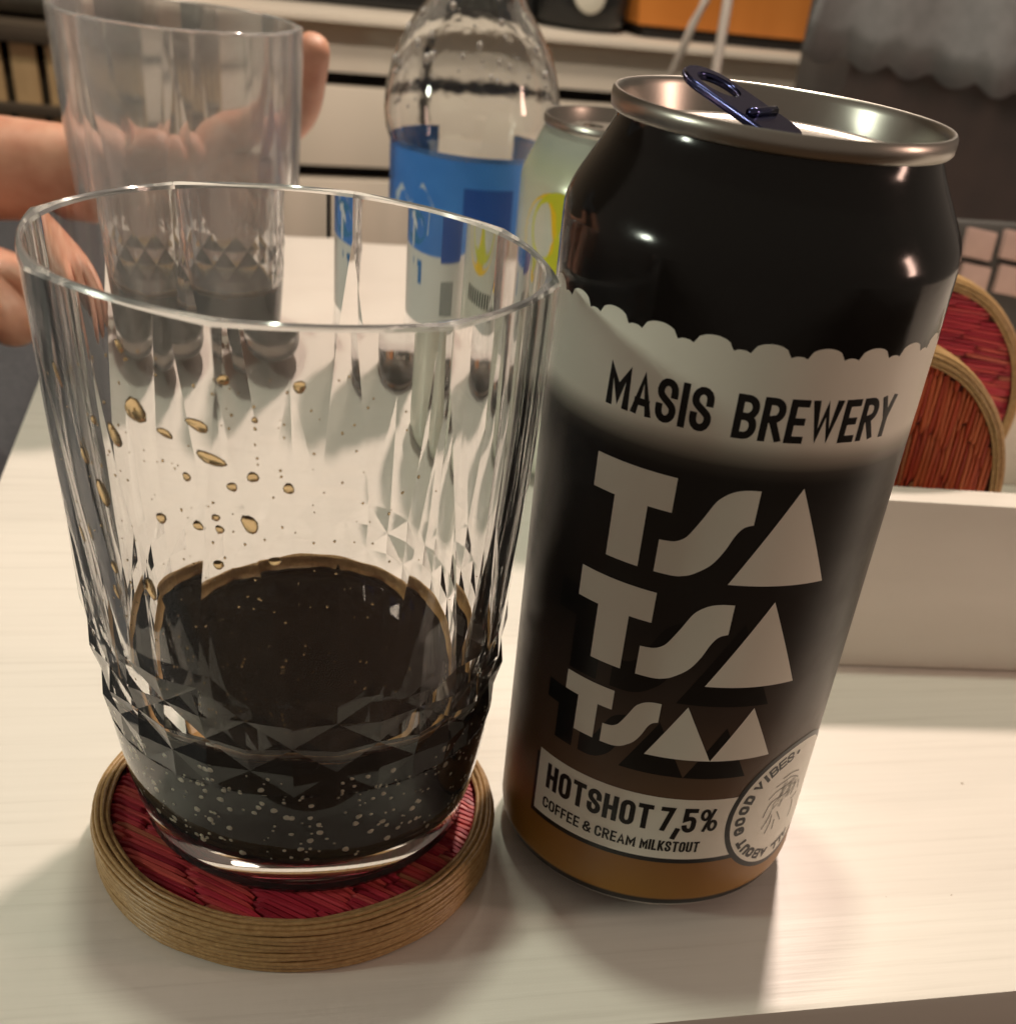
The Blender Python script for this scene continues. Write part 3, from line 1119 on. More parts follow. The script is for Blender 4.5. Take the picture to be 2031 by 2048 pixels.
# ---- printed label pieces: flat shapes in (s, z) mm wrapped round the can
M_cream = mat('cream_ink', CRM, 0.30)
M_ink = mat('black_ink', (0.006, 0.006, 0.0065), 0.30)
M_grey = mat('grey_ink', (0.035, 0.034, 0.033), 0.35)
M_pale = mat('pale_grey_ink', (0.22, 0.20, 0.17), 0.35)


def wrap(bm, name, m, layer, parent=can):
    xs = [vv.co.x for vv in bm.verts]
    if not xs:
        return None
    x = math.floor(min(xs)) + 0.0
    while x < max(xs):
        g = bm.verts[:] + bm.edges[:] + bm.faces[:]
        bmesh.ops.bisect_plane(bm, geom=g, dist=1e-5, plane_co=(x, 0, 0), plane_no=(1, 0, 0))
        x += 1.1
    for vv in bm.verts:
        s, z, dz = vv.co.x, vv.co.y, vv.co.z
        r = RB + (0.020 + 0.022 * layer + dz) * 0.001
        a = s * 0.001 / RB - math.pi / 2
        vv.co = (r * math.cos(a), r * math.sin(a), z * 0.001)
    for fc in bm.faces:
        fc.normal_update()
        c = fc.calc_center_median()
        if fc.normal.dot(Vector((c.x, c.y, 0))) < 0:
            fc.normal_flip()
    me = from_bm(name, bm, True)
    me.normals_split_custom_set_from_vertices([Vector((vv.co.x, vv.co.y, 0)).normalized() for vv in me.vertices])
    return link(name, me, m, parent)


def poly_bm(polys, bm=None):
    bm = bm or bmesh.new()
    for P in polys:
        vs_ = [bm.verts.new((x, y, 0)) for x, y in P]
        fc = bm.faces.new(vs_)
    bmesh.ops.triangulate(bm, faces=[f for f in bm.faces if len(f.verts) > 4])
    return bm


def catmull(P, n=6):
    out = []
    for i in range(len(P) - 1):
        p0 = P[max(i - 1, 0)]
        p1, p2 = P[i], P[i + 1]
        p3 = P[min(i + 2, len(P) - 1)]
        for k in range(n):
            t = k / n
            out.append(tuple(0.5 * ((2 * p1[j]) + (-p0[j] + p2[j]) * t + (2 * p0[j] - 5 * p1[j] + 4 * p2[j] - p3[j]) * t * t + (-p0[j] + 3 * p1[j] - 3 * p2[j] + p3[j]) * t ** 3) for j in (0, 1)))
    out.append(tuple(P[-1]))
    return out


SU = [(3.65, 99.2), (1.6, 99.15), (-0.26, 98.75), (-1.8, 97.9), (-3.2, 96.5), (-4.75, 93.4), (-6.6, 90.0), (-7.7, 88.9), (-9.0, 88.3), (-11.35, 88.05)]
SL = [(-11.35, 82.1), (-7.9, 82.15), (-6.2, 82.5), (-4.6, 83.2), (-2.0, 85.3), (-0.25, 88.1), (1.05, 91.2), (2.2, 92.7), (3.65, 93.25)]


def letter_T(z0, z1, s=1.0, x=-25.2):
    k = (z1 - z0) / 17.05
    zb = z1 - 6.0 * k
    return [[(x, zb), (x + 15.15 * s, zb), (x + 15.15 * s, z1), (x, z1)],
            [(x + 4.6 * s, z0), (x + 10.9 * s, z0), (x + 10.9 * s, zb), (x + 4.6 * s, zb)]]


def letter_S(z0, z1, sx=1.0, x=-11.35):
    k = (z1 - z0) / 17.1

    def tr(p):
        return (x + (p[0] + 11.35) * sx, z0 + (p[1] - 82.1) * k)
    U = catmull([tr(p) for p in SU])
    L = catmull([tr(p) for p in SL])
    n = 40

    def resample(P):
        d = [0]
        for a, b in zip(P, P[1:]):
            d.append(d[-1] + math.dist(a, b))
        o = []
        for i in range(n + 1):
            t = d[-1] * i / n
            j = max(k_ for k_ in range(len(d)) if d[k_] <= t + 1e-9)
            j = min(j, len(P) - 2)
            w = (t - d[j]) / max(d[j + 1] - d[j], 1e-9)
            o.append((P[j][0] * (1 - w) + P[j + 1][0] * w, P[j][1] * (1 - w) + P[j + 1][1] * w))
        return o
    U = resample(U)
    L = list(reversed(resample(L)))
    return [[U[i], U[i + 1], L[i + 1], L[i]] for i in range(n)]


rows = [(82.05, 99.2, 1.0, 'a'), (61.25, 78.2, 1.0, 'b'), (44.2, 56.2, 0.703, 'c')]


def row_polys(i):
    z0, z1, s, _ = rows[i]
    P = [letter_T(z0, z1, s)]
    if i < 2:
        P.append(letter_S(z0, z1))
        P.append([[(1.55, z0), (19.85 if i == 0 else 19.5, z0), (10.85, z1 + 0.7)]])
    else:
        P.append(letter_S(z0, z1, 0.70, -15.95))
        P.append([[(-6.92, 44.45), (5.75, 44.45), (-0.57, 56.45)]])
        P.append([[(5.75, 44.45), (18.52, 44.45), (12.18, 56.47)]])
    return P


for i in (1, 2):
    for P in row_polys(i):
        PP = [[(x - 4.5, z - 4.3) for x, z in p] for p in P]
        wrap(poly_bm(PP), 'letter_shadow', M_ink, 0.3 + 0.25 * i)
for i in range(3):
    for P in row_polys(i):
        wrap(poly_bm(P), 'big_letter', M_cream, 2.5)

# scalloped upper edge of the cream band
per = 8.76
sc = []
x = -17.16 - per * 11 - per / 2
base = 107.6
top_, bot_ = [], []
for b in range(24):
    cx_ = -17.16 + (b - 11) * per
    for k in range(9):
        t = k / 8
        xx = cx_ - 3.1 + 6.2 * t
        top_.append((xx, 120.55 + 1.75 * math.sqrt(max(0, 1 - (2 * t - 1) ** 2))))
    for k in range(1, 4):
        t = k / 4
        xx = cx_ + 3.1 + (per - 6.2) * t
        top_.append((xx, 120.55 + 0.33 * math.sqrt(max(0, 1 - (2 * t - 1) ** 2))))
lim = math.pi * 33.1 - 0.05
top_ = [p for p in top_ if -lim < p[0] < lim]
polys = [[(a[0], base), (b[0], base), b, a] for a, b in zip(top_, top_[1:])]
wrap(poly_bm(polys), 'scalloped_border', M_cream, 0.2)

# product panel with drop line
wrap(poly_bm([[(-30.75, 18.25), (16.5, 18.25), (16.5, 19.6), (-30.75, 19.6)], [(-30.75, 19.6), (-29.6, 19.6), (-29.6, 33.6), (-30.75, 33.6)]]), 'panel_shadow', M_ink, 1.0)
wrap(poly_bm([[(-29.8, 19.4), (16.5, 19.4), (16.5, 34.9), (-29.8, 34.9)]]), 'name_panel', M_cream, 1.6)
# round emblem
CXE, CZE = 28.82, 28.41


def disc_polys(r0, r1, n=72):
    o = []
    for i in range(n):
        a, b = 2 * math.pi * i / n, 2 * math.pi * (i + 1) / n
        q0 = [(CXE + r1 * math.cos(a), CZE + r1 * math.sin(a)), (CXE + r1 * math.cos(b), CZE + r1 * math.sin(b))]
        if r0 <= 0:
            o.append(q0 + [(CXE, CZE)])
        else:
            o.append(q0 + [(CXE + r0 * math.cos(b), CZE + r0 * math.sin(b)), (CXE + r0 * math.cos(a), CZE + r0 * math.sin(a))])
    return o


wrap(poly_bm(disc_polys(0, 16.25)), 'emblem_ring', M_ink, 2.4)
wrap(poly_bm(disc_polys(0, 15.05)), 'emblem_disc', M_cream, 3.2)


# ---- condensed stroke lettering
def arc(cx, cy, rx, ry, a0, a1, n=8):
    return [(cx + rx * math.cos(R_(a0 + (a1 - a0) * i / n)), cy + ry * math.sin(R_(a0 + (a1 - a0) * i / n))) for i in range(n + 1)]


def glyph(ch, w, h, t):
    """centre-line polylines of a letter in a w x h box with stroke t."""
    x0, x1, y0, y1 = t / 2, w - t / 2, t / 2, h - t / 2
    xm, ym = (x0 + x1) / 2, (y0 + y1) / 2
    rx = (x1 - x0) / 2
    ry = min(rx * 1.15, (y1 - y0) / 4)
    if ch == 'O':
        p = arc(xm, y1 - ry, rx, ry, 0, 180) + arc(xm, y0 + ry, rx, ry, 180, 360)
        return [p + [p[0]]]
    if ch == 'C' or ch == 'G':
        p = arc(xm, y1 - ry, rx, ry, -4, 180) + arc(xm, y0 + ry, rx, ry, 180, 364)
        if ch == 'G':
            p = p[:-1] + [(x1, ym - t * 0.3), (xm + t * 0.3, ym - t * 0.3)]
        return [p]
    if ch == 'U':
        return [[(x0, y1)] + arc(xm, y0 + ry, rx, ry, 180, 360) + [(x1, y1)]]
    if ch == 'S':
        p = [(x1, y1 - ry - h * 0.06)] + arc(xm, y1 - ry, rx, ry, 0, 180) + catmull([(x0, y1 - ry), (x0 + rx * 0.25, ym + h * 0.10), (x1 - rx * 0.25, ym - h * 0.10), (x1, y0 + ry)], 5)[1:-1] + arc(xm, y0 + ry, rx, ry, 360, 180) + [(x0, y0 + ry + h * 0.06)]
        return [p]
    if ch == 'I':
        return [[(xm, y0), (xm, y1)]]
    if ch == 'H':
        return [[(x0, y0), (x0, y1)], [(x1, y0), (x1, y1)], [(x0, ym), (x1, ym)]]
    if ch == 'T':
        return [[(x0, y1), (x1, y1)], [(xm, y0), (xm, y1)]]
    if ch == 'E':
        return [[(x1, y1), (x0, y1), (x0, y0), (x1, y0)], [(x0, ym), (x1 - t * 0.2, ym)]]
    if ch == 'F':
        return [[(x1, y1), (x0, y1), (x0, y0)], [(x0, ym), (x1 - t * 0.2, ym)]]
    if ch == 'L':
        return [[(x0, y1), (x0, y0), (x1, y0)]]
    if ch == 'A':
        return [[(x0, y0), (xm, y1 + t * 0.4), (x1, y0)], [(x0 + rx * 0.35, y0 + h * 0.22), (x1 - rx * 0.35, y0 + h * 0.22)]]
    if ch == 'V':
        return [[(x0, y1), (xm, y0 - t * 0.4), (x1, y1)]]
    if ch == 'M':
        return [[(x0, y0), (x0, y1), (xm, y0 + h * 0.22), (x1, y1), (x1, y0)]]
    if ch == 'W':
        return [[(x0, y1), (x0 + rx * 0.5, y0 - t * 0.2), (xm, y1), (x1 - rx * 0.5, y0 - t * 0.2), (x1, y1)]]
    if ch == 'Y':
        return [[(x0, y1), (xm, ym - h * 0.04), (x1, y1)], [(xm, ym - h * 0.04), (xm, y0)]]
    if ch == 'K':
        return [[(x0, y0), (x0, y1)], [(x1, y1), (x0 + t * 0.4, ym - h * 0.06)], [(x0 + rx * 0.7, ym + h * 0.06), (x1, y0)]]
    if ch in 'BR':
        yb = ym + h * 0.01
        r2 = min(rx * 1.1, (y1 - yb) / 2)
        up_ = [(x0, y1), (x1 - r2, y1)] + arc(x1 - r2, y1 - r2, r2, r2, 90, 0, 5) + arc(x1 - r2, yb + r2, r2, r2, 0, -90, 5) + [(x0, yb)]
        res = [[(x0, y0), (x0, y1)], up_]
        if ch == 'B':
            r3 = min(rx * 1.1, (yb - y0) / 2)
            res.append([(x1 - r3, yb)] + arc(x1 - r3, yb - r3, r3, r3, 90, 0, 5) + arc(x1 - r3, y0 + r3, r3, r3, 0, -90, 5) + [(x0, y0)])
        else:
            res.append([(xm - rx * 0.1, yb), (x1, y0)])
        return res
    if ch == 'D':
        return [[(x0, y0), (x0, y1), (x1 - rx, y1)] + arc(x1 - rx, y1 - ry, rx, ry, 90, 0, 6) + arc(x1 - rx, y0 + ry, rx, ry, 0, -90, 6) + [(x0, y0)]]
    if ch == '7':
        return [[(x0, y1), (x1, y1), (x0 + rx * 0.5, y0)]]
    if ch == '5':
        r = rx
        return [[(x1, y1), (x0, y1), (x0, ym + h * 0.03), (xm - rx * 0.1, ym + h * 0.09)] + arc(xm, ym + h * 0.09 - r, r, r, 80, 0, 5) + arc(xm, y0 + ry, rx, ry, 0, -172, 9)]
    if ch == ',':
        return [[(xm + t * 0.15, t * 0.5), (xm - t * 0.35, -t * 1.3)]]
    if ch == '%':
        r = w * 0.17
        a = arc(x0 + r, y1 - h * 0.19, r, h * 0.19, 0, 360, 14)
        b = arc(x1 - r, y0 + h * 0.19, r, h * 0.19, 0, 360, 14)
        return [a, b, [(x0 + w * 0.20, y0), (x1 - w * 0.20, y1)]]
    if ch == '&':
        return [[(x1, y0), (x0 + rx * 0.35, y1 - h * 0.26)] + arc(xm - rx * 0.05, y1 - h * 0.2, rx * 0.62, h * 0.2, 190, 0, 7) + [(x0 + rx * 0.4, ym - h * 0.04)] + arc(xm - rx * 0.1, y0 + h * 0.24, rx * 0.9, h * 0.24, 130, 300, 7) + [(x1, ym - h * 0.06)]]
    return []


def stroke(bm, P, t, dz, tr=lambda p: p, lo=None, hi=None):
    """sweep a centre line into a strip with square caps and mitred joints."""
    P = [p for i, p in enumerate(P) if i == 0 or math.dist(p, P[i - 1]) > 1e-6]
    closed = len(P) > 2 and math.dist(P[0], P[-1]) < 1e-6
    if closed:
        P = P[:-1]
    n = len(P)
    if n < 2:
        return
    if not closed:
        def ext(a, b):
            d = math.dist(a, b)
            return (a[0] + (a[0] - b[0]) / d * t / 2, a[1] + (a[1] - b[1]) / d * t / 2)
        P = [ext(P[0], P[1])] + P[1:-1] + [ext(P[-1], P[-2])] if n > 2 else [ext(P[0], P[1]), ext(P[1], P[0])]
    n = len(P)
    Ls, Rs = [], []
    for i in range(n):
        a = P[(i - 1) % n] if closed or i > 0 else None
        b = P[(i + 1) % n] if closed or i < n - 1 else None
        c = P[i]
        d1 = Vector((c[0] - a[0], c[1] - a[1])).normalized() if a else None
        d2 = Vector((b[0] - c[0], b[1] - c[1])).normalized() if b else None
        d1 = d1 if d1 is not None else d2
        d2 = d2 if d2 is not None else d1
        n1 = Vector((-d1.y, d1.x))
        n2 = Vector((-d2.y, d2.x))
        mi = n1 + n2
        if mi.length < 1e-4:
            mi = n1.copy()
        mi.normalize()
        k = min(t / 2 / max(mi.dot(n1), 0.30), t * 1.6)
        Ls.append((c[0] + mi.x * k, c[1] + mi.y * k))
        Rs.append((c[0] - mi.x * k, c[1] - mi.y * k))

    def mk(p):
        y = p[1]
        if lo is not None:
            y = max(lo, min(hi, y))
        p = tr((p[0], y))
        return bm.verts.new((p[0], p[1], dz))
    L = [mk(p) for p in Ls]
    R = [mk(p) for p in Rs]
    for i in range(n if closed else n - 1):
        j = (i + 1) % n
        try:
            bm.faces.new((R[i], R[j], L[j], L[i]))
        except ValueError:
            pass


def text_line(txt, x, y, total, h, t, wmap={}, gap=0.16, name='lettering', layer=4, m=None):
    """one word set to an exact width, one part per letter."""
    def ww(c):
        return wmap.get(c, {'I': 0.32, 'M': 1.28, 'W': 1.45, ',': 0.36, '%': 1.55, ' ': 0.42, 'E': 0.86, 'F': 0.82, 'L': 0.82, 'A': 1.06, '&': 1.1}.get(c, 1.0))
    units = sum(ww(c) for c in txt) + gap * (len(txt) - 1)
    u = total / units
    for c in txt:
        w = ww(c) * u
        if c != ' ':
            bm = bmesh.new()
            for k, P in enumerate(glyph(c, w, h, t)):
                stroke(bm, P, t * (0.66 if c == '%' else (1.12 if c in 'WM' else 1.0)), 0.004 * k, lambda p: (x + p[0], y + p[1]), *((0, h) if c != ',' else (None, None)))
            wrap(bm, name, m or M_ink, layer)
        x += w + gap * u


text_line('MASIS', -25.15, 107.45, 18.5, 7.0, 1.16, layer=1.0)
text_line('BREWERY', -3.2, 107.45, 29.4, 7.0, 1.16, layer=1.0)
text_line('HOTSHOT', -27.0, 26.6, 24.1, 6.15, 1.10, layer=4)
text_line('7,5%', -1.45, 26.6, 12.2, 6.15, 1.05, layer=4)
text_line('COFFEE', -27.2, 21.4, 9.75, 2.75, 0.46, layer=4)
text_line('&', -16.6, 21.4, 1.9, 2.75, 0.46, layer=4)
text_line('CREAM', -13.85, 21.4, 8.6, 2.75, 0.46, layer=4)
text_line('MILKSTOUT', -4.3, 21.4, 12.1, 2.75, 0.46, layer=4)

# emblem ring text, clockwise with the letter tops outward
for ch, an in (('V', 142.2), ('I', 132.8), ('B', 123.8), ('E', 113.1), ('S', 102.9), ('D', 157.1), ('O', 168.9), ('O', -178.2), ('G', -166.4), ('T', -148.6), ('U', -137.2), ('O', -127.0), ('B', -115.5), ('A', -104.2), ('L', -87.2), ('L', -77.5), ('A', -67.0)):
    w, h, t = 2.2, 2.5, (0.52 if ch in 'EBS' else 0.74)
    if ch == 'I':
        w = 1.1
    cA, sA = math.cos(R_(an)), math.sin(R_(an))

    def tr(p, cA=cA, sA=sA, w=w, h=h):
        px_, py_ = p[0] - w / 2, p[1] - h / 2 + 12.9
        return (CXE + px_ * sA + py_ * cA, CZE - px_ * cA + py_ * sA)
    bm = bmesh.new()
    for k, P in enumerate(glyph(ch, w, h, t)):
        stroke(bm, P, t, 0.004 * k, tr, 0, h)
    wrap(bm, 'emblem_letter', M_grey, 5)
bm = bmesh.new()
wrap(poly_bm([[(CXE + 12.9 * math.cos(R_(91.6)) + 0.55 * math.cos(a * 0.6283), CZE + 12.9 * math.sin(R_(91.6)) + 0.55 * math.sin(a * 0.6283)) for a in range(10)]]), 'emblem_dot', M_grey, 5)
# engraved figure in the emblem: fine hatching
fig = [[(22.46, 31.74), (24.39, 32.96), (26.82, 33.27), (29.03, 33.4)], [(23.91, 34.37), (26.48, 34.84), (29.0, 34.82), (32.06, 33.2)], [(25.58, 35.85), (28.45, 36.1), (31.38, 35.19)], [(33.25, 31.7), (33.87, 29.27)], [(22.09, 27.18), (23.06, 29.87), (24.65, 30.82), (27.23, 30.84), (29.13, 31.1)], [(22.69, 23.8), (23.86, 26.01), (24.25, 27.71)], [(24.2, 22.06), (24.94, 24.26), (24.88, 26.59)], [(26.43, 22.25), (26.36, 24.62)], [(28.73, 23.59), (26.71, 26.55)], [(31.76, 27.59), (33.75, 28.09)], [(32.76, 22.1), (33.34, 23.9), (32.59, 26.68)]]
bm = bmesh.new()
k = 0
for P in fig:
    stroke(bm, catmull(P, 4), 0.30, 0.002 * k)
    k += 1
rnd = random.Random(3)
for i in range(40):
    x = rnd.uniform(24, 31.5)
    y = 33.2 - (x - 24) * 0.12 - rnd.uniform(0, 6.0) * (1 if x < 28 else 0.55)
    L = rnd.uniform(0.9, 2.2)
    a = R_(rnd.uniform(35, 80))
    stroke(bm, [(x, y), (x + L * math.cos(a) * 0.5, y + L * math.sin(a) * 0.55), (x + L * math.cos(a), y + L * math.sin(a))], 0.15, 0.002 * (k % 30))
    k += 1
wrap(bm, 'emblem_figure', M_pale, 5)

# ------------------------------------------------------------------ lemon can
lem = empty('lemon_can', (-0.0160, 0.212, 0.0002), (0, 0, 0))
tag(lem, 'yellow and green lemon drink can between the bottle and the black can', 'can')
M_lem = mat('lemon_print', (0.6, 0.6, 0.1), 0.25, metal=0.25)
q = N(M_lem)
tc = q.n('ShaderNodeTexCoord')
sp_ = q.n('ShaderNodeSeparateXYZ')
q.l(tc.outputs['Object'], sp_.inputs[0])
dv_ = q.n('ShaderNodeMath', operation='DIVIDE')
dv_.inputs[1].default_value = 0.116
q.l(sp_.outputs['Z'], dv_.inputs[0])
rp = q.n('ShaderNodeValToRGB')
ramp(rp, [(0.0, (0.62, 0.64, 0.56)), (0.735, (0.62, 0.64, 0.56)), (0.80, (0.56, 0.58, 0.47)), (0.88, (0.50, 0.54, 0.40)), (0.93, (0.44, 0.48, 0.42)), (1.0, (0.50, 0.52, 0.46))])
q.l(dv_.outputs[0], rp.inputs[0])
q.l(rp.outputs[0], q.b.inputs['Base Color'])
lp = [(0.0245, 0.0), (0.0300, 0.0035), (0.0328, 0.0065), (0.0331, 0.009), (0.0331, 0.0965), (0.0325, 0.0990), (0.0305, 0.1035), (0.0282, 0.1085), (0.0266, 0.1118), (0.0262, 0.1130)]
v, f = lathe(lp, 96, close_bottom=True)
link('body', mesh('lemon_body', v, f, True, 60), M_lem, lem)
v, f = lathe([(0.0262, 0.1124), (0.0270, 0.1124), (0.0273, 0.1128), (0.02735, 0.1142), (0.0270, 0.1151), (0.0265, 0.1151), (0.0261, 0.1143), (0.0254, 0.1100), (0.0246, 0.1092), (0.0238, 0.1105), (0.0, 0.1107)], 96)
link('lid', mesh('lemon_lid', v, f, True, 50), M_rim, lem)
bm = ring_plate(stadium(-0.004, 0.018, 0.0072), [((p[0] - 0.0125) * 0.62 + 0.0125, p[1] * 0.62) for p in stadium(0.0065, 0.0172, 0.006)], 0.0011)
tb = link('pull_tab', from_bm('lemon_tab', bm, True, 40), M_rim, lem, (0, 0, 0.1122), (0, 0, R_(200)))


def wrap_on(name, polys, rad, m, parent, ref_ang):
    """flat shapes (s,z in m) wrapped round a cylinder facing ref_ang."""
    v, f = [], []
    for P in polys:
        b = len(v)
        for s, z in P:
            a = ref_ang + s / rad
            v.append((rad * math.cos(a), rad * math.sin(a), z))
        f.append(tuple(range(b, b + len(P))))
    return link(name, mesh(name, v, f, True), m, parent)


def ell(cx, cz, rx, rz, n=28, a0=0, a1=360):
    pts = [(cx + rx * math.cos(R_(a0 + (a1 - a0) * i / n)), cz + rz * math.sin(R_(a0 + (a1 - a0) * i / n))) for i in range(n)]
    return [[(cx, cz), pts[i], pts[(i + 1) % n]] for i in range(n)]


wrap_on('lemon_slice', ell(-0.0215, 0.0830, 0.0145, 0.0135), 0.03316, mat('lemon_yellow', (0.75, 0.50, 0.015), 0.3), lem, -math.pi / 2)
wrap_on('lemon_flesh', ell(-0.0200, 0.0850, 0.0120, 0.0120), 0.03320, mat('lemon_light', (0.52, 0.54, 0.03), 0.3), lem, -math.pi / 2)
wrap_on('print_mark', [[(-0.033 + i * 0.0028, 0.0600), (-0.0312 + i * 0.0028, 0.0600), (-0.0310 + i * 0.0028, 0.0650), (-0.0328 + i * 0.0028, 0.0650)] for i in range(10)], 0.03316, mat('green_ink', (0.02, 0.03, 0.02), 0.4), lem, -math.pi / 2)

# ------------------------------------------------------------------ water bottle
bot = empty('water_bottle', (-0.0715, 0.280, 0.0002), (0, 0, 0))
tag(bot, 'clear plastic water bottle with a blue and white label, behind the foreground tumbler', 'bottle')
bp_ = [(0.0, 0.004), (0.018, 0.003), (0.026, 0.0), (0.030, 0.003), (0.0312, 0.010), (0.0308, 0.022), (0.0297, 0.030), (0.0297, 0.086), (0.0300, 0.0905), (0.0320, 0.0955), (0.0326, 0.101), (0.0320, 0.108), (0.0300, 0.1165), (0.0268, 0.1240), (0.0225, 0.1305), (0.0180, 0.1360), (0.0150, 0.1415), (0.0135, 0.148), (0.0130, 0.158), (0.0150, 0.1585), (0.0150, 0.1605), (0.0128, 0.161), (0.0128, 0.172)]
inner = [(max(r - 0.0007, 0.0), z + (0.0008 if z < 0.02 else 0)) for r, z in bp_]
inner[0] = (0.0, 0.0050)
v, f = lathe(bp_ + list(reversed(inner)), 72)
M_pet = mat('clear_pet', (0.97, 0.98, 0.98), 0.03, trans=1.0, ior=1.45)
q = N(M_pet)
tc = q.n('ShaderNodeTexCoord')
nz_ = q.n('ShaderNodeTexNoise', Scale=85.0, Detail=2.0)
q.l(tc.outputs['Object'], nz_.inputs['Vector'])
bpn = q.n('ShaderNodeBump', Strength=0.18, Distance=0.0010)
q.l(nz_.outputs[0], bpn.inputs['Height'])
q.l(bpn.outputs[0], q.b.inputs['Normal'])
link('bottle_wall', mesh('bottle_wall', v, f, True, 50), M_pet, bot)
wl = 0.050
wp = [(0.0, 0.0048)]
for r, z in inner[1:]:
    if z < wl:
        wp.append((r + 0.00008, z - (0.0001 if z < 0.02 else 0)))
wp += [(0.0291, wl), (0.0, wl)]
v, f = lathe(wp, 72)
link('water', mesh('water', v, f, True, 40), mat('water', (0.98, 0.99, 1.0), 0.0, trans=1.0, ior=1.33), bot)
bm = bmesh.new()
rb = random.Random(11)
for i in range(70):
    z_ = rb.uniform(0.094, 0.146)
    for (r0_, z0_), (r1_, z1_) in zip(bp_, bp_[1:]):
        if z0_ <= z_ <= z1_:
            r_ = r0_ + (r1_ - r0_) * (z_ - z0_) / max(z1_ - z0_, 1e-6)
            break
    a_ = rb.uniform(0, 2 * math.pi)
    sz = rb.choice((0.0005, 0.0007, 0.0009, 0.0013))
    mt = Matrix.Translation(((r_ - 0.0004) * math.cos(a_), (r_ - 0.0004) * math.sin(a_), z_)) @ Matrix.Diagonal((1, 1, rb.uniform(1, 1.7), 1))
    bmesh.ops.create_icosphere(bm, subdivisions=2, radius=sz, matrix=mt)
bd = link('droplets', from_bm('bottle_droplets', bm, True), mat('bottle_drop', (0.97, 0.98, 1.0), 0.02, trans=0.9, ior=1.33), bot)
tag(bd, 'clear droplets on the upper bottle wall', kind='stuff')
v, f = lathe([(0.0141, 0.1615), (0.0146, 0.163), (0.0146, 0.176), (0.0136, 0.178), (0.0, 0.178)], 48)
link('cap', mesh('cap', v, f, True, 40), mat('blue_cap', (0.02, 0.12, 0.5), 0.4), bot)


def band(name, r, z0, z1, m, parent, a0=-180, a1=180, n=72):
    v, f = [], []
    for i in range(n + 1):
        a = R_(a0 + (a1 - a0) * i / n) - math.pi / 2
        v += [(r * math.cos(a), r * math.sin(a), z0), (r * math.cos(a), r * math.sin(a), z1)]
    f = [(2 * i, 2 * i + 2, 2 * i + 3, 2 * i + 1) for i in range(n)]
    return link(name, mesh(name, v, f, True), m, parent)


M_lblue = noisy(mat('label_blue', rough=0.4), (0.035, 0.19, 0.62), (0.05, 0.24, 0.70), (60, 60, 60))
M_lwhite = mat('label_white', (0.66, 0.68, 0.66), 0.4)
lab = band('label', 0.03005, 0.030, 0.0575, M_lwhite, bot)
band('blue_band', 0.03005, 0.0575, 0.0925, M_lblue, bot, -150, 150)
wrap_on('dark_blue_field', [[(0.001 + 0.0027 * i, 0.0555), (0.0037 + 0.0027 * i, 0.0555), (0.0037 + 0.0027 * i, 0.082), (0.001 + 0.0027 * i, 0.082)] for i in range(7)], 0.03012, mat('deep_blue', (0.012, 0.08, 0.38), 0.4), bot, -math.pi / 2)
wrap_on('mountain', [[(-0.030, 0.0700), (-0.030, 0.0755), (-0.026, 0.0795)], [(-0.030, 0.0700), (-0.026, 0.0795), (-0.021, 0.0735)], [(-0.030, 0.0700), (-0.021, 0.0735), (-0.017, 0.0725)], [(-0.021, 0.0735), (-0.015, 0.0815), (-0.010, 0.074)], [(-0.021, 0.0735), (-0.010, 0.074), (-0.011, 0.064)], [(-0.021, 0.0735), (-0.011, 0.064), (-0.017, 0.0675)]], 0.03015, mat('snow_white', (0.50, 0.60, 0.68), 0.4), bot, -math.pi / 2)
wrap_on('teal_oval', ell(-0.024, 0.0655, 0.011, 0.0062), 0.03018, mat('teal', (0.01, 0.18, 0.42), 0.4), bot, -math.pi / 2)
wrap_on('white_stroke', [[(-0.0265, 0.058), (-0.0245, 0.058), (-0.0245, 0.0705), (-0.0265, 0.0705)], [(-0.0285, 0.0675), (-0.0265, 0.0675), (-0.0265, 0.0700), (-0.0285, 0.0700)], [(-0.0245, 0.0660), (-0.0215, 0.0640), (-0.0215, 0.0665), (-0.0245, 0.0690)]], 0.03022, mat('label_ink_white', (0.65, 0.72, 0.78), 0.4), bot, -math.pi / 2)
wrap_on('bar_code', [[(0.002 + 0.0013 * i, 0.036), (0.0027 + 0.0013 * i, 0.036), (0.0027 + 0.0013 * i, 0.049), (0.002 + 0.0013 * i, 0.049)] for i in range(9)], 0.03012, mat('code_ink', (0.05, 0.08, 0.08), 0.5), bot, -math.pi / 2)
wrap_on('teal_mark', [[(-0.019, 0.046), (-0.0155, 0.046), (-0.0155, 0.0545), (-0.019, 0.0545)], [(-0.025, 0.052), (-0.019, 0.052), (-0.019, 0.0545), (-0.025, 0.0545)]], 0.03012, mat('teal_ink', (0.02, 0.16, 0.42), 0.5), bot, -math.pi / 2)

# ------------------------------------------------------------------ person: two arms reaching to the table
M_skin = noisy(mat('skin', rough=0.48, sss=0.12), (0.46, 0.20, 0.13), (0.62, 0.34, 0.24), (75, 75, 75), bump=0.35, detail=8)


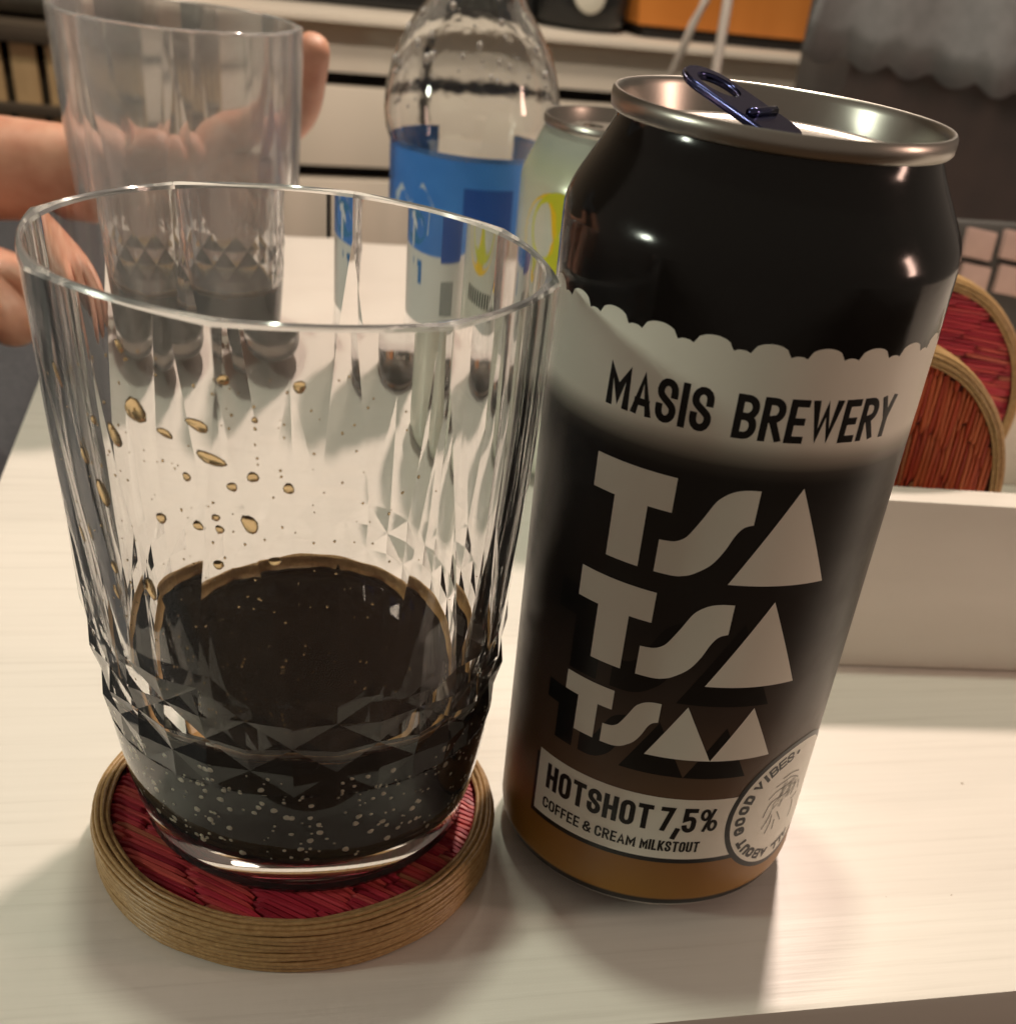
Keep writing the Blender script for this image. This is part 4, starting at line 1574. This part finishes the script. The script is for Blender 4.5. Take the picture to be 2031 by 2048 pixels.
def skin_body(name, chains, m, parent=None, sub=2):
    verts, edges, rad = [], [], []
    idx = {}

    def vid(p, r):
        key = tuple(round(c, 5) for c in p)
        if key not in idx:
            idx[key] = len(verts)
            verts.append(p)
            rad.append(r)
        return idx[key]
    for ch in chains:
        last = None
        for (p, r) in ch:
            i = vid(p, r)
            if last is not None and i != last:
                edges.append((last, i))
            last = i
    me = bpy.data.meshes.new(name)
    me.from_pydata(verts, edges, [])
    o = link(name, me, None, parent)
    me.materials.append(m)
    md = o.modifiers.new('skin', 'SKIN')
    md.use_smooth_shade = True
    md.branch_smoothing = 0.4
    sv = me.skin_vertices[0].data
    for i, r in enumerate(rad):
        sv[i].radius = (r, r) if not isinstance(r, tuple) else r
        sv[i].use_root = (i == 0)
    sd = o.modifiers.new('subdivision', 'SUBSURF')
    sd.levels = sub
    sd.render_levels = sub
    return o


W1 = (-0.275, 0.292, 0.058)
P1 = (-0.2270, 0.3050, 0.0600)
P2 = (-0.2010, 0.3190, 0.0530)
right_arm = [((-0.80, 0.62, 0.30), 0.055), ((-0.74, 0.52, 0.16), 0.046), ((-0.66, 0.42, 0.075), 0.042), ((-0.52, 0.345, 0.060), 0.038), ((-0.38, 0.298, 0.058), 0.0275), (W1, (0.020, 0.0215)), (P1, (0.014, 0.024)), (P2, (0.012, 0.024))]
fing = [
    [(P2, (0.012, 0.024)), ((-0.180, 0.328, 0.074), 0.0098), ((-0.158, 0.321, 0.078), 0.0090), ((-0.1415, 0.311, 0.090), 0.0082), ((-0.1332, 0.300, 0.1185), 0.0068)],
    [(P2, (0.012, 0.024)), ((-0.176, 0.329, 0.060), 0.0098), ((-0.156, 0.321, 0.062), 0.0088), ((-0.1470, 0.311, 0.063), 0.0080)],
    [(P2, (0.012, 0.024)), ((-0.178, 0.327, 0.046), 0.0094), ((-0.160, 0.320, 0.046), 0.0086), ((-0.1510, 0.311, 0.046), 0.0078)],
    [(P2, (0.012, 0.024)), ((-0.186, 0.323, 0.033), 0.0084), ((-0.168, 0.319, 0.032), 0.0076), ((-0.160, 0.311, 0.031), 0.0070)],
    [(P1, (0.014, 0.024)), ((-0.214, 0.305, 0.064), 0.0100), ((-0.200, 0.3115, 0.068), 0.0090), ((-0.186, 0.3135, 0.070), 0.0080)],
]
# second arm resting on the table, fist near the edge
Wb = (-0.315, 0.255, 0.024)
Q1 = (-0.272, 0.262, 0.022)
left_arm = [((-0.80, 0.62, 0.30), 0.055), ((-0.78, 0.36, 0.22), 0.050), ((-0.70, 0.24, 0.09), 0.046), ((-0.62, 0.22, 0.044), 0.041), ((-0.48, 0.235, 0.036), 0.034), (Wb, (0.021, 0.025)), (Q1, (0.020, 0.027))]
fing2 = [
    [(Q1, (0.020, 0.027)), ((-0.252, 0.246, 0.026), 0.0105), ((-0.236, 0.236, 0.020), 0.0092), ((-0.234, 0.232, 0.0105), 0.0082)],
    [(Q1, (0.020, 0.027)), ((-0.246, 0.262, 0.028), 0.0105), ((-0.229, 0.256, 0.021), 0.0092), ((-0.227, 0.252, 0.0105), 0.0082)],
    [(Q1, (0.020, 0.027)), ((-0.248, 0.280, 0.026), 0.0100), ((-0.2345, 0.279, 0.018), 0.0086), ((-0.233, 0.276, 0.0100), 0.0078)],
    [(Q1, (0.020, 0.027)), ((-0.262, 0.236, 0.030), 0.0110), ((-0.249, 0.222, 0.022), 0.0094), ((-0.245, 0.214, 0.0120), 0.0082)],
]
person = empty('person', (-0.80, 0.62, -0.02))
tag(person, 'person at the left, bare arms on the table, one hand round the background tumbler', 'person')
pb = skin_body('body', [right_arm] + fing + [left_arm] + fing2, M_skin, person)
pb.location = (0.80, -0.62, 0.02)
M_shirt = noisy(mat('dark_shirt', rough=0.95), (0.05, 0.052, 0.06), (0.07, 0.072, 0.08), (200, 200, 200))
v, f = tube([(-0.82, 0.66, 0.36), (-0.80, 0.62, 0.30), (-0.765, 0.565, 0.225), (-0.742, 0.522, 0.165)], [0.075, 0.068, 0.062, 0.058], 20)
sl = link('sleeve', mesh('sleeve', v, f, True, 60), M_shirt, person, (0.80, -0.62, 0.02))
v, f = tube([(-0.81, 0.66, 0.36), (-0.80, 0.60, 0.30), (-0.79, 0.46, 0.255), (-0.782, 0.37, 0.225)], [0.075, 0.068, 0.064, 0.061], 20)
sl2 = link('sleeve', mesh('sleeve', v, f, True, 60), M_shirt, person, (0.80, -0.62, 0.02))
